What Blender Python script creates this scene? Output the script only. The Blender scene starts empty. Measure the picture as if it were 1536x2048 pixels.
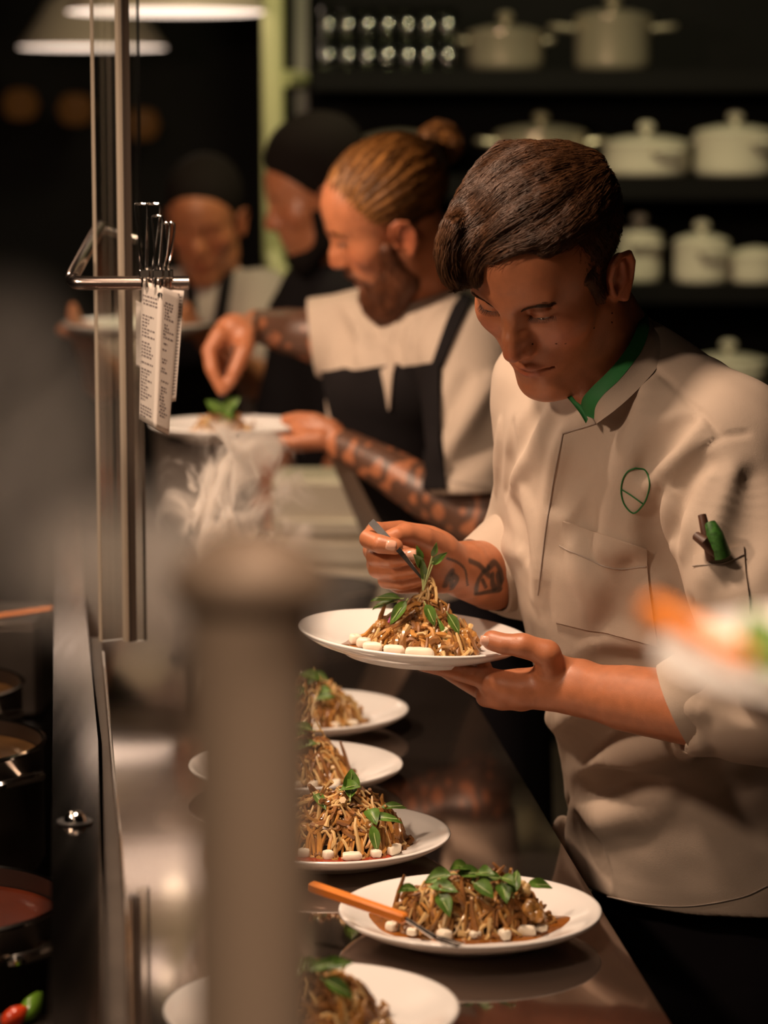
import bpy, math, random
import numpy as np
from mathutils import Vector, Matrix

random.seed(7)
rng = np.random.default_rng(7)
scene = bpy.context.scene
COL = scene.collection

# ------------------------------------------------------------------ camera
FPX = 5440.0                                   # focal length in pixels of the 1536 x 2048 frame
TILT = math.atan2(1024 - 265, FPX)
CAM = np.array([0.0, 0.0, 1.70])
FW = np.array([0, math.cos(TILT), -math.sin(TILT)])
RT = np.array([1.0, 0, 0])
UP = np.array([0, math.sin(TILT), math.cos(TILT)])
cam_data = bpy.data.cameras.new('camera')
cam_data.sensor_fit = 'VERTICAL'
cam_data.sensor_height = 36.0
cam_data.lens = FPX * 36.0 / 2048.0
cam_data.clip_start = 0.05
cam_data.dof.use_dof = True
cam_data.dof.focus_distance = 2.98
cam_data.dof.aperture_fstop = 3.5
cam_data.dof.aperture_blades = 0
cam = bpy.data.objects.new('camera', cam_data)
COL.objects.link(cam)
cam.location = CAM
cam.rotation_euler = (math.pi / 2 - TILT, 0, 0)
scene.camera = cam

scene.cycles.volume_bounces = 4
scene.cycles.transparent_max_bounces = 16

# ------------------------------------------------------------------ world, lights, exposure
scene.view_settings.view_transform = 'Standard'
scene.view_settings.look = 'None'
scene.view_settings.gamma = 1.0
scene.view_settings.use_curve_mapping = False
scene.view_settings.exposure = -0.14
world = bpy.data.worlds.new('dim_room_air')
scene.world = world
world.use_nodes = True
world.node_tree.nodes['Background'].inputs[0].default_value = (0.55, 0.36, 0.24, 1)
world.node_tree.nodes['Background'].inputs[1].default_value = 0.030


def light(name, kind, loc, target, power, color, size=0.3, spread=180, spot=None):
    l = bpy.data.lights.new(name, kind)
    l.energy = power
    l.color = color
    if kind == 'AREA':
        l.shape = 'DISK'
        l.size = size
        l.spread = math.radians(spread)
    else:
        l.shadow_soft_size = size
    if spot:
        l.spot_size = math.radians(spot)
        l.spot_blend = 0.6
    o = bpy.data.objects.new(name, l)
    COL.objects.link(o)
    o.location = loc
    o.rotation_euler = (Vector(target) - Vector(loc)).to_track_quat('-Z', 'Y').to_euler()
    return o


WARM = (1.0, 0.72, 0.515)
light('pass_lamp_light', 'AREA', (-0.82, 2.25, 2.02), (0.15, 3.0, 1.0), 9.8, WARM, 0.13)
light('pass_lamp_light_over', 'AREA', (-0.20, 2.75, 2.25), (-0.10, 2.9, 0.95), 8.5, WARM, 0.16, 110)
light('near_fill_light', 'AREA', (-0.30, 0.25, 2.3), (-0.07, 1.15, 1.15), 0.8, WARM, 0.2, 50)  # unseen fill added to brighten the near side of the steel post
light('front_fill_light', 'AREA', (-0.55, 1.55, 2.2), (0.1, 2.6, 1.0), 1.2, WARM, 0.14)  # fill added from the front to lift post, tickets and jacket
light('plate_fill_light', 'AREA', (0.10, 1.0, 2.3), (0.24, 1.2, 1.45), 2.3, WARM, 0.2, 60)  # unseen fill added above the blurred plate to make it bright
light('pass_lamp_light_rear', 'AREA', (-0.80, 3.85, 2.02), (0.0, 4.4, 1.3), 21, WARM, 0.16)
light('shelf_light', 'AREA', (0.35, 5.3, 2.9), (0.5, 7.1, 1.4), 30, (0.95, 0.86, 0.50), 0.35)
light('side_room_light', 'AREA', (-1.5, 5.6, 2.6), (-0.55, 5.6, 1.2), 4, (1.0, 0.66, 0.4), 0.3)


# ------------------------------------------------------------------ pixel and depth helpers
def W(x, y, d):
    """The world point seen at pixel x, y of the photograph at distance d along the world Y axis."""
    v = FW + (x - 768) / FPX * RT - (y - 1024) / FPX * UP
    return CAM + v * (d / v[1])


def Wz(x, y, z):
    """The world point seen at pixel x, y at height z."""
    v = FW + (x - 768) / FPX * RT - (y - 1024) / FPX * UP
    return CAM + v * ((z - CAM[2]) / v[2])


def ray(x, y):
    v = FW + (x - 768) / FPX * RT - (y - 1024) / FPX * UP
    return v / np.linalg.norm(v)


def unit(v):
    v = np.asarray(v, float)
    return v / (np.linalg.norm(v) + 1e-12)


# ------------------------------------------------------------------ materials
MATS = {}


def mat(name, color, rough=0.5, metal=0.0, noise=0.0, nscale=20.0, bump=0.0, bscale=200.0, spec=0.5,
        sss=0.0, attr=False, trans=0.0, emit=None, coat=0.0, stretch=None):
    if name in MATS:
        return MATS[name]
    m = bpy.data.materials.new(name)
    m.use_nodes = True
    nt = m.node_tree
    b = nt.nodes['Principled BSDF']
    b.inputs['Roughness'].default_value = rough
    b.inputs['Metallic'].default_value = metal
    b.inputs['Specular IOR Level'].default_value = spec
    b.inputs['Base Color'].default_value = (*color, 1)
    if sss:
        b.inputs['Subsurface Weight'].default_value = sss
        b.inputs['Subsurface Radius'].default_value = (0.012, 0.005, 0.003)
        b.inputs['Subsurface Scale'].default_value = 0.6
    if trans:
        b.inputs['Transmission Weight'].default_value = trans
    if coat:
        b.inputs['Coat Weight'].default_value = coat
        b.inputs['Coat Roughness'].default_value = 0.08
    if emit:
        b.inputs['Emission Color'].default_value = (*emit[0], 1)
        b.inputs['Emission Strength'].default_value = emit[1]
    tc = nt.nodes.new('ShaderNodeTexCoord')
    src = tc.outputs['Object']
    if stretch:
        mp = nt.nodes.new('ShaderNodeMapping')
        mp.inputs['Scale'].default_value = stretch
        nt.links.new(src, mp.inputs['Vector'])
        src = mp.outputs['Vector']
    base = None
    if attr:
        a = nt.nodes.new('ShaderNodeAttribute')
        a.attribute_name = 'pigment'
        mx = nt.nodes.new('ShaderNodeMix')
        mx.data_type = 'RGBA'
        mx.blend_type = 'MULTIPLY'
        mx.inputs[0].default_value = 1.0
        mx.inputs[6].default_value = (*color, 1)
        nt.links.new(a.outputs['Color'], mx.inputs[7])
        base = mx.outputs[2]
        nt.links.new(base, b.inputs['Base Color'])
    if noise:
        n = nt.nodes.new('ShaderNodeTexNoise')
        n.inputs['Scale'].default_value = nscale
        n.inputs['Detail'].default_value = 4
        nt.links.new(src, n.inputs['Vector'])
        hs = nt.nodes.new('ShaderNodeMapRange')
        hs.inputs['From Min'].default_value = 0.3
        hs.inputs['From Max'].default_value = 0.7
        hs.inputs['To Min'].default_value = 1 - noise
        hs.inputs['To Max'].default_value = 1 + noise
        nt.links.new(n.outputs['Fac'], hs.inputs['Value'])
        mx = nt.nodes.new('ShaderNodeMix')
        mx.data_type = 'RGBA'
        mx.blend_type = 'MULTIPLY'
        mx.inputs[0].default_value = 1.0
        if base is None:
            mx.inputs[6].default_value = (*color, 1)
        else:
            nt.links.new(base, mx.inputs[6])
        nt.links.new(hs.outputs['Result'], mx.inputs[7])
        nt.links.new(mx.outputs[2], b.inputs['Base Color'])
        if metal > 0.5:
            rr = nt.nodes.new('ShaderNodeMapRange')
            rr.inputs['To Min'].default_value = rough * 0.7
            rr.inputs['To Max'].default_value = rough * 1.4
            nt.links.new(n.outputs['Fac'], rr.inputs['Value'])
            nt.links.new(rr.outputs['Result'], b.inputs['Roughness'])
    if bump:
        n2 = nt.nodes.new('ShaderNodeTexNoise')
        n2.inputs['Scale'].default_value = bscale
        n2.inputs['Detail'].default_value = 3
        nt.links.new(src, n2.inputs['Vector'])
        bp = nt.nodes.new('ShaderNodeBump')
        bp.inputs['Strength'].default_value = bump
        bp.inputs['Distance'].default_value = 0.002
        nt.links.new(n2.outputs['Fac'], bp.inputs['Height'])
        nt.links.new(bp.outputs['Normal'], b.inputs['Normal'])
    MATS[name] = m
    return m


def glass_mat(name, color, alpha=0.12, rough=0.03):
    """Thin clear glass: mostly see-through, with a gloss that grows at grazing angles."""
    if name in MATS:
        return MATS[name]
    m = bpy.data.materials.new(name)
    m.use_nodes = True
    nt = m.node_tree
    nt.nodes.remove(nt.nodes['Principled BSDF'])
    out = nt.nodes['Material Output']
    t = nt.nodes.new('ShaderNodeBsdfTransparent')
    t.inputs['Color'].default_value = (*color, 1)
    g = nt.nodes.new('ShaderNodeBsdfGlossy')
    g.inputs['Roughness'].default_value = rough
    f = nt.nodes.new('ShaderNodeFresnel')
    f.inputs['IOR'].default_value = 1.45
    ad = nt.nodes.new('ShaderNodeMath')
    ad.operation = 'MULTIPLY_ADD'
    ad.inputs[1].default_value = 0.8
    ad.inputs[2].default_value = alpha
    ad.use_clamp = True
    nt.links.new(f.outputs[0], ad.inputs[0])
    mx = nt.nodes.new('ShaderNodeMixShader')
    nt.links.new(ad.outputs[0], mx.inputs[0])
    nt.links.new(t.outputs[0], mx.inputs[1])
    nt.links.new(g.outputs[0], mx.inputs[2])
    nt.links.new(mx.outputs[0], out.inputs['Surface'])
    MATS[name] = m
    return m


# ------------------------------------------------------------------ object helpers
def link_mesh(name, verts, faces, m=None, parent=None, smooth=True, pigment=None, mats=None, fmat=None):
    me = bpy.data.meshes.new(name)
    verts = np.asarray(verts, float)
    if parent is not None:
        verts = verts - np.array(world_loc(parent))
    me.from_pydata(verts.tolist(), [], faces if isinstance(faces, list) else faces.tolist())
    if mats:
        for k in mats:
            me.materials.append(k)
        if fmat is not None:
            me.polygons.foreach_set('material_index', np.asarray(fmat, np.int32))
    elif m:
        me.materials.append(m)
    if smooth:
        me.polygons.foreach_set('use_smooth', np.ones(len(me.polygons), bool))
    if pigment is not None:
        a = me.color_attributes.new('pigment', 'FLOAT_COLOR', 'POINT')
        c = np.ones((len(verts), 4), np.float32)
        c[:, :3] = pigment
        a.data.foreach_set('color', c.ravel())
    me.update()
    o = bpy.data.objects.new(name, me)
    COL.objects.link(o)
    if parent is not None:
        o.parent = parent
    return o


def world_loc(o):
    p = Vector((0, 0, 0))
    while o is not None:
        p = p + o.location
        o = o.parent
    return p


def tag(o, label=None, cat=None, group=None, kind=None):
    if label:
        o['label'] = label
    if cat:
        o['category'] = cat
    if group:
        o['group'] = group
    if kind:
        o['kind'] = kind
    return o


def empty(name, loc, label=None, cat=None, group=None):
    o = bpy.data.objects.new(name, None)
    COL.objects.link(o)
    o.location = Vector(loc)
    return tag(o, label, cat, group)


def copy_tree(o, parent=None, loc=None):
    c = o.copy()
    COL.objects.link(c)
    if parent is not None:
        c.parent = parent
    if loc is not None:
        c.location = Vector(loc)
    for ch in list(o.children):
        copy_tree(ch, c)
    return c


class MB:
    """Collects simple shapes into one mesh."""

    def __init__(s):
        s.v, s.f, s.fm = [], [], []

    def add(s, v, f, mi=0):
        n = len(s.v)
        s.v += [tuple(p) for p in v]
        s.f += [[i + n for i in q] for q in f]
        s.fm += [mi] * len(f)
        return s

    def box(s, c, size, ax=None, mi=0, bevel=0.0):
        c = np.asarray(c, float)
        h = np.asarray(size, float) / 2
        A = np.eye(3) if ax is None else np.asarray(ax, float)      # rows are the axes
        if bevel <= 0:
            v = [c + (A * (h * np.array(sg))[:, None]).sum(0) for sg in
                 [(-1, -1, -1), (1, -1, -1), (1, 1, -1), (-1, 1, -1), (-1, -1, 1), (1, -1, 1), (1, 1, 1), (-1, 1, 1)]]
            return s.add(v, [(0, 3, 2, 1), (4, 5, 6, 7), (0, 1, 5, 4), (1, 2, 6, 5), (2, 3, 7, 6), (3, 0, 4, 7)], mi)
        b = min(bevel, *(h * 0.95))
        ring = []
        for z, ins in ((-h[2], b), (-h[2] + b, 0), (h[2] - b, 0), (h[2], b)):
            x, y = h[0] - ins, h[1] - ins
            q = b if ins == 0 else b * 0.5
            ring.append([(-x + q, -y, z), (x - q, -y, z), (x, -y + q, z), (x, y - q, z), (x - q, y, z), (-x + q, y, z), (-x, y - q, z), (-x, -y + q, z)])
        v = [c + A[0] * p[0] + A[1] * p[1] + A[2] * p[2] for r in ring for p in r]
        f = [tuple(range(7, -1, -1)), tuple(range(24, 32))]
        for k in range(3):
            for i in range(8):
                j = (i + 1) % 8
                f.append((k * 8 + i, k * 8 + j, k * 8 + 8 + j, k * 8 + 8 + i))
        return s.add(v, f, mi)

    def tube(s, pts, r, n=10, mi=0, caps=True, closed=False):
        P = np.asarray(pts, float)
        m = len(P)
        R = np.full(m, r) if np.isscalar(r) else np.asarray(r, float)
        T = np.zeros_like(P)
        T[1:-1] = P[2:] - P[:-2]
        T[0] = P[1] - P[0]
        T[-1] = P[-1] - P[-2]
        if closed:
            T[0] = T[-1] = P[1] - P[-2]
        T /= np.linalg.norm(T, axis=1)[:, None] + 1e-12
        ref = np.array([0, 0, 1.0]) if abs(T[0][2]) < 0.9 else np.array([1.0, 0, 0])
        nrm = unit(np.cross(T[0], ref))
        v = []
        for i in range(m):
            nrm = unit(nrm - T[i] * (nrm @ T[i]))
            bn = np.cross(T[i], nrm)
            for k in range(n):
                a = 2 * math.pi * k / n
                v.append(P[i] + R[i] * (math.cos(a) * nrm + math.sin(a) * bn))
        f = []
        for i in range(m - 1):
            for k in range(n):
                j = (k + 1) % n
                f.append((i * n + k, i * n + j, i * n + n + j, i * n + n + k))
        if caps and not closed:
            f.append(tuple(range(n - 1, -1, -1)))
            f.append(tuple(range((m - 1) * n, m * n)))
        return s.add(v, f, mi)

    def lathe(s, c, prof, n=48, mi=0, ax=None, caps=True):
        """prof: (radius, height) pairs, turned about the vertical axis at c."""
        c = np.asarray(c, float)
        A = np.eye(3) if ax is None else np.asarray(ax, float)
        v, f = [], []
        m = len(prof)
        for r, z in prof:
            for k in range(n):
                a = 2 * math.pi * k / n
                v.append(c + A[0] * r * math.cos(a) + A[1] * r * math.sin(a) + A[2] * z)
        for i in range(m - 1):
            for k in range(n):
                j = (k + 1) % n
                f.append((i * n + k, i * n + j, i * n + n + j, i * n + n + k))
        if caps and prof[0][0] > 1e-6:
            f.append(tuple(range(n - 1, -1, -1)))
        if caps and prof[-1][0] > 1e-6:
            f.append(tuple(range((m - 1) * n, m * n)))
        return s.add(v, f, mi)

    def build(s, name, m, parent=None, smooth=True, mats=None):
        o = link_mesh(name, s.v, s.f, m, parent, smooth, mats=mats, fmat=s.fm if mats else None)
        if smooth:
            try:
                o.data.set_sharp_from_angle(angle=math.radians(40))
            except Exception:
                pass
        return o


def spline(pts, n=24):
    """Catmull-Rom through pts."""
    P = np.asarray(pts, float)
    if len(P) < 3:
        t = np.linspace(0, 1, n)[:, None]
        return P[0] * (1 - t) + P[-1] * t
    Q = np.vstack([2 * P[0] - P[1], P, 2 * P[-1] - P[-2]])
    out = []
    segs = len(P) - 1
    for u in np.linspace(0, segs - 1e-6, n):
        i = int(u)
        t = u - i
        p0, p1, p2, p3 = Q[i:i + 4]
        out.append(0.5 * (2 * p1 + (p2 - p0) * t + (2 * p0 - 5 * p1 + 4 * p2 - p3) * t * t + (3 * p1 - p0 - 3 * p2 + p3) * t ** 3))
    return np.array(out)
# ------------------------------------------------------------------ smooth solid modelling: blended rounded bones, meshed once
class Field:
    def __init__(s):
        s.ops = []

    def _add(s, fn, c, r, mode, k):
        s.ops.append((fn, np.asarray(c, float), float(r), mode, k))
        return s

    def cap(s, a, b, ra, rb=None, k=0.01, mode='+'):
        a, b = np.asarray(a, float), np.asarray(b, float)
        rb = ra if rb is None else rb
        ab = b - a
        L2 = ab @ ab + 1e-12

        def fn(P):
            q = P - a
            t = np.clip(q @ ab / L2, 0, 1)
            return np.linalg.norm(q - t[:, None] * ab, axis=1) - (ra + (rb - ra) * t)
        return s._add(fn, (a + b) / 2, math.sqrt(L2) / 2 + max(ra, rb), mode, k)

    def chain(s, pts, radii, k=0.01, mode='+'):
        P = np.asarray(pts, float)
        R = np.full(len(P), radii) if np.isscalar(radii) else np.asarray(radii, float)

        def fn(X):
            d = None
            for i in range(len(P) - 1):
                ab = P[i + 1] - P[i]
                q = X - P[i]
                t = np.clip(q @ ab / (ab @ ab + 1e-12), 0, 1)
                e = np.linalg.norm(q - t[:, None] * ab, axis=1) - (R[i] + (R[i + 1] - R[i]) * t)
                d = e if d is None else np.minimum(d, e)
            return d
        c = (P.min(0) + P.max(0)) / 2
        return s._add(fn, c, np.linalg.norm(P - c, axis=1).max() + R.max(), mode, k)

    def ell(s, c, r, ax=None, k=0.01, mode='+'):
        c, r = np.asarray(c, float), np.asarray(r, float)
        A = np.eye(3) if ax is None else np.asarray(ax, float)      # rows are the axes

        def fn(P):
            q = (P - c) @ A.T
            k0 = np.linalg.norm(q / r, axis=1)
            k1 = np.linalg.norm(q / (r * r), axis=1) + 1e-9
            return np.where(k0 < 1e-3, -r.min(), k0 * (k0 - 1) / k1)
        return s._add(fn, c, r.max(), mode, k)

    def loft(s, pts, ra, rb, axa, axb, k=0.02, mode='+', pad=0.0):
        """An elliptic tube along pts; ra, rb are the half-widths along axa and axb at every point."""
        P = np.asarray(pts, float)
        ra, rb = np.asarray(ra, float), np.asarray(rb, float)
        axa, axb = unit(axa), unit(axb)

        def fn(X):
            best = None
            for i in range(len(P) - 1):
                ab = P[i + 1] - P[i]
                q = X - P[i]
                t = np.clip(q @ ab / (ab @ ab), 0, 1)
                v = q - t[:, None] * ab
                A = ra[i] + (ra[i + 1] - ra[i]) * t
                B = rb[i] + (rb[i + 1] - rb[i]) * t
                C = np.minimum(A, B)
                x, y = v @ axa, v @ axb
                z2 = np.maximum((v * v).sum(1) - x * x - y * y, 0)
                k0 = np.sqrt((x / A) ** 2 + (y / B) ** 2 + z2 / C ** 2)
                k1 = np.sqrt((x / A ** 2) ** 2 + (y / B ** 2) ** 2 + z2 / C ** 4) + 1e-9
                e = np.where(k0 < 1e-3, -C, k0 * (k0 - 1) / k1)
                best = e if best is None else np.minimum(best, e)
            return best
        c = (P.min(0) + P.max(0)) / 2
        return s._add(fn, c, np.linalg.norm(P - c, axis=1).max() + max(ra.max(), rb.max()), mode, k)

    def plane(s, p, n, k=0.002, c=None, r=9.0):
        """Cuts away everything on the side n points to."""
        p, n = np.asarray(p, float), unit(n)
        return s._add(lambda P: -((P - p) @ n), p if c is None else c, r, '-', k)

    def disp(s, fn, c, r):
        return s._add(fn, c, r, 'd', 0)

    def ev(s, P, ops=None):
        d = np.full(len(P), 10.0)
        for fn, c, r, mode, k in (s.ops if ops is None else ops):
            if mode == 'd':
                d = d + fn(P)
                continue
            e = fn(P)
            if mode == '+':
                h = np.maximum(k - np.abs(d - e), 0)
                d = np.minimum(d, e) - h * h / (4 * k + 1e-12)
            else:
                h = np.maximum(k - np.abs(d + e), 0)
                d = np.maximum(d, -e) + h * h / (4 * k + 1e-12)
        return d

    def grad(s, P, h=0.0008):
        g = np.stack([s.ev(P + h * e) - s.ev(P - h * e) for e in np.eye(3)], 1)
        return g / (np.linalg.norm(g, axis=1)[:, None] + 1e-12)

    def snap(s, P, off=0.0, it=4):
        P = np.array(P, float)
        for _ in range(it):
            P = P - s.grad(P) * (s.ev(P) - off)[:, None]
        return P

    def hits(s, px, d0=2.2, d1=4.0, off=0.0, it=70):
        """Where the lines of sight through the pixels first meet the surface (or pass it most closely)."""
        V = np.array([ray(x, y) for x, y in px])
        V = V / V[:, 1:2]
        ln = np.linalg.norm(V, axis=1)
        c = CAM + V.mean(0) * (d0 + d1) / 2
        R = np.linalg.norm((V - V.mean(0)) * d1, axis=1).max() + (d1 - d0) / 2 * 1.1 + 0.05
        ops = [o for o in s.ops if o[3] == 'd' or np.linalg.norm(o[1] - c) - o[2] < R]
        t = np.full(len(V), float(d0))
        best, bt = np.full(len(V), 9.0), t.copy()
        act = np.ones(len(V), bool)
        for _ in range(it):
            if not act.any():
                break
            d = s.ev(CAM + t[act, None] * V[act], ops) - off
            i = np.where(act)[0]
            m = d < best[i]
            best[i[m]], bt[i[m]] = d[m], t[i[m]]
            t[i] += np.clip(d, -0.05, 0.2) * 0.8 / ln[i]
            act[i] = (np.abs(d) > 1e-5) & (t[i] < d1)
        return CAM + bt[:, None] * V

    def hit(s, x, y, **kw):
        return s.hits([(x, y)], **kw)[0]

    def mesh(s, h, N=12):
        pos = [(c, r) for fn, c, r, m, k in s.ops if m == '+']
        lo = np.min([c - r for c, r in pos], 0) - 3 * h
        hi = np.max([c + r for c, r in pos], 0) + 3 * h
        nb = np.ceil((hi - lo) / (h * N)).astype(int)
        bi = np.stack(np.meshgrid(*[np.arange(k) for k in nb], indexing='ij'), -1).reshape(-1, 3)
        cen = lo + (bi + 0.5) * h * N
        half = h * N * 0.8661
        bi, cen = bi[:0] if False else bi, cen
        keep = np.zeros(len(cen), bool)
        for i in range(0, len(cen), 60000):
            keep[i:i + 60000] = np.abs(s.ev(cen[i:i + 60000])) < half * 1.35 + 0.004
        bi, cen = bi[keep], cen[keep]
        G = nb * N + 2
        M = np.stack(np.meshgrid(*[np.arange(N + 1)] * 3, indexing='ij'), -1).reshape(-1, 3)
        ids, vs, edges = [], [], []
        mid = lambda c: (c[..., 0] * G[1] + c[..., 1]) * G[2] + c[..., 2]
        corner = [(0, 0, 0), (1, 0, 0), (0, 1, 0), (1, 1, 0), (0, 0, 1), (1, 0, 1), (0, 1, 1), (1, 1, 1)]
        ce = [(0, 1), (2, 3), (4, 5), (6, 7), (0, 2), (1, 3), (4, 6), (5, 7), (0, 4), (1, 5), (2, 6), (3, 7)]
        for b, c in zip(bi, cen):
            ops = [o for o in s.ops if np.linalg.norm(o[1] - c) - o[2] < half + max(o[4], 0.004) + 2 * h]
            if not any(o[3] == '+' for o in ops):
                continue
            D = s.ev(lo + (b * N + M) * h, ops)
            if D.min() > 0 or D.max() < 0:
                continue
            D = D.reshape(N + 1, N + 1, N + 1)
            cs = np.stack([D[i:N + i, j:N + j, k:N + k] for i, j, k in corner], -1)
            act = (cs.min(-1) < 0) & (cs.max(-1) >= 0)
            ix = np.argwhere(act)
            if len(ix):
                cv = cs[act]
                acc = np.zeros((len(ix), 3))
                cnt = np.zeros(len(ix))
                for i, j in ce:
                    a, e = cv[:, i], cv[:, j]
                    x = (a < 0) != (e < 0)
                    t = np.where(x, a / np.where(x, a - e, 1), 0)
                    pi, pj = np.array(corner[i], float), np.array(corner[j], float)
                    acc += np.where(x[:, None], pi + t[:, None] * (pj - pi), 0)
                    cnt += x
                ids.append(mid(ix + b * N))
                vs.append(lo + (b * N + ix + acc / cnt[:, None]) * h)
            neg = D < 0
            for ax in range(3):
                sl0 = [slice(0, N)] * 3
                sl1 = [slice(0, N)] * 3
                sl1[ax] = slice(1, N + 1)
                x = neg[tuple(sl0)] != neg[tuple(sl1)]
                e = np.argwhere(x)
                if len(e):
                    sg = neg[tuple(sl0)][x]
                    edges.append(np.column_stack([e + b * N, np.full(len(e), ax), sg]))
        ids, vs, E = np.concatenate(ids), np.concatenate(vs), np.concatenate(edges)
        o = np.argsort(ids)
        ids, vs = ids[o], vs[o]
        quads = []
        for ax in range(3):
            e = E[E[:, 3] == ax]
            u, w = [(1, 2), (2, 0), (0, 1)][ax]
            q = []
            for du, dw in ((0, 0), (-1, 0), (-1, -1), (0, -1)):
                cc = e[:, :3].copy()
                cc[:, u] += du
                cc[:, w] += dw
                g = mid(cc)
                p = np.clip(np.searchsorted(ids, g), 0, len(ids) - 1)
                q.append(np.where(ids[p] == g, p, -1))
            q = np.stack(q, 1)
            sg = e[:, 4].astype(bool)
            ok = (q >= 0).all(1)
            q[~sg] = q[~sg][:, ::-1]
            quads.append(q[ok])
        Q = np.concatenate(quads)
        return vs, Q


def wav(P, f, seed, n=6):
    """Smooth wavy noise, about -1 to 1."""
    r = np.random.default_rng(seed)
    d = np.zeros(len(P))
    for i in range(n):
        k = unit(r.normal(size=3)) * f * r.uniform(0.6, 1.5)
        d += np.sin(P @ k * 6.283 + r.uniform(0, 6.28))
    return d / n * 1.4


def posed(R, t, sc=1.0):
    """A head frame: local x right, y forward, z up, to world."""
    R, t = np.array(R), np.array(t)
    return (lambda p: R @ (np.asarray(p, float) * sc) + t), R
# ------------------------------------------------------------------ materials of the place
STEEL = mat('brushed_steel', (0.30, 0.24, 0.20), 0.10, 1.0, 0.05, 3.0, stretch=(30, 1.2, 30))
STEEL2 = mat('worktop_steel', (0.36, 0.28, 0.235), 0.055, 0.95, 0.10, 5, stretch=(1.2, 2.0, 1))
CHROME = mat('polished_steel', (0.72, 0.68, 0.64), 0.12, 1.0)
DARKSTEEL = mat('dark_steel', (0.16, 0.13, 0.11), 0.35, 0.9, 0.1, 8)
WHITE = mat('white_china', (0.86, 0.83, 0.80), 0.16, 0, coat=0.3)
ENAMEL = mat('cream_enamel', (0.72, 0.66, 0.54), 0.2)
BLACK = mat('black_iron', (0.012, 0.011, 0.011), 0.45)
WALLM = mat('charcoal_wall', (0.009, 0.007, 0.006), 0.9, noise=0.2, nscale=3)
SHELFM = mat('black_shelf', (0.0035, 0.0028, 0.0025), 0.7, spec=0.15, noise=0.15, nscale=6)
FLOORM = mat('brown_floor_tile', (0.07, 0.05, 0.04), 0.5, noise=0.2, nscale=5)
GREENP = mat('pale_green_paint', (0.50, 0.50, 0.24), 0.45, noise=0.08, nscale=5)
GLASS = glass_mat('clear_glass', (0.93, 0.93, 0.91), 0.07, 0.12)
GEDGE = mat('glass_edge', (0.45, 0.38, 0.30), 0.3)
MULL = mat('bronze_mullion', (0.075, 0.055, 0.042), 0.5)
JARGLASS = glass_mat('tumbler_glass', (0.78, 0.80, 0.70), 0.26, 0.12)

# ------------------------------------------------------------------ shell
def slab(name, lo, hi, m, kind='structure'):
    b = MB()
    b.box((np.array(lo) + np.array(hi)) / 2, np.array(hi, float) - np.array(lo, float))
    return tag(b.build(name, m, smooth=False), kind=kind)


slab('floor', (-4, -0.5, -0.1), (3.2, 9.6, 0), FLOORM)
slab('ceiling', (-4, -0.5, 3.0), (3.2, 9.6, 3.1), WALLM)
slab('wall_back', (-4, 9.2, 0), (3.2, 9.4, 3.0), WALLM)
slab('wall_left', (-4.1, -0.5, 0), (-3.9, 9.4, 3.0), WALLM)
slab('wall_right', (3.0, -0.5, 0), (3.2, 9.4, 3.0), WALLM)


def prism(poly, z0, z1, m, name, bevel=0.0):
    """A slab with a polygon outline (list of x, y) between two heights."""
    n = len(poly)
    v = [(x, y, z0) for x, y in poly] + [(x, y, z1) for x, y in poly]
    f = [tuple(range(n - 1, -1, -1)), tuple(range(n, 2 * n))]
    for i in range(n):
        j = (i + 1) % n
        f.append((i, j, n + j, n + i))
    return MB().add(v, f)


ZC = 0.90                                            # worktop height
edge = lambda d: 0.254 - 0.0923 * (d - 2.44)         # the worktop's edge on the cooks' side
div = lambda d: -0.361 - 0.122 * (d - 3.36)          # the divider on the stove side
counter = empty('steel_counter', (0, 2.6, 0), 'long brushed steel pass counter with the row of plated dishes', 'counter')
top = prism([(div(0.7), 0.7), (edge(0.7), 0.7), (edge(4.2), 4.2), (-0.005, 4.25), (-0.005, 4.7), (div(4.7), 4.7)], ZC - 0.04, ZC, STEEL2, 'worktop')
top.build('worktop', STEEL2, counter, smooth=False)
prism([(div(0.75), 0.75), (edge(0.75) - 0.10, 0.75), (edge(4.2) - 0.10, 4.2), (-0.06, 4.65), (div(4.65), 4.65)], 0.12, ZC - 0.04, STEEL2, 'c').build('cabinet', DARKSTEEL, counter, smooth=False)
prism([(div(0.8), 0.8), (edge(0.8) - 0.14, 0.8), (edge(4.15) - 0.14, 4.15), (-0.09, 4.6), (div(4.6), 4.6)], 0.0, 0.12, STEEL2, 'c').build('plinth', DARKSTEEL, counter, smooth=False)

# divider ledge between the stoves and the pass
ZL = 1.06
gl = lambda x, y: Wz(x, y, ZL)[:2]
lg = empty('steel_ledge', (div(3), 3, ZC), 'narrow steel ledge with a bolt beside the stove pots', 'ledge')
prism([gl(94, 2500), gl(207, 2500), gl(205, 2000), gl(196, 1480), gl(168, 1180), gl(158, 1010), gl(112, 1010), gl(107, 1300)], ZL - 0.035, ZL, STEEL, 'l').build('top_strip', STEEL, lg, smooth=False)
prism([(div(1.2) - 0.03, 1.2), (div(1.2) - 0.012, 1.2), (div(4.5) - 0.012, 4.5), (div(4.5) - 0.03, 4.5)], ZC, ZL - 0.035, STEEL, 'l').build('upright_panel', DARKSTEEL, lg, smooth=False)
p = Wz(150, 1645, ZL)
MB().lathe(p, [(0.0001, 0.011), (0.006, 0.010), (0.010, 0.006), (0.0115, 0.0), (0.0001, 0.0)][::-1], 20).build('bolt', CHROME, lg)
MB().lathe(p, [(0.017, 0.0), (0.017, 0.002), (0.0001, 0.0021)], 20).build('bolt_shadow', BLACK, lg)  # black disc that stands in for the shadow around the bolt
ZG = 1.045
gc = lambda x, y: Wz(x, y, ZG)[:2]
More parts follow.
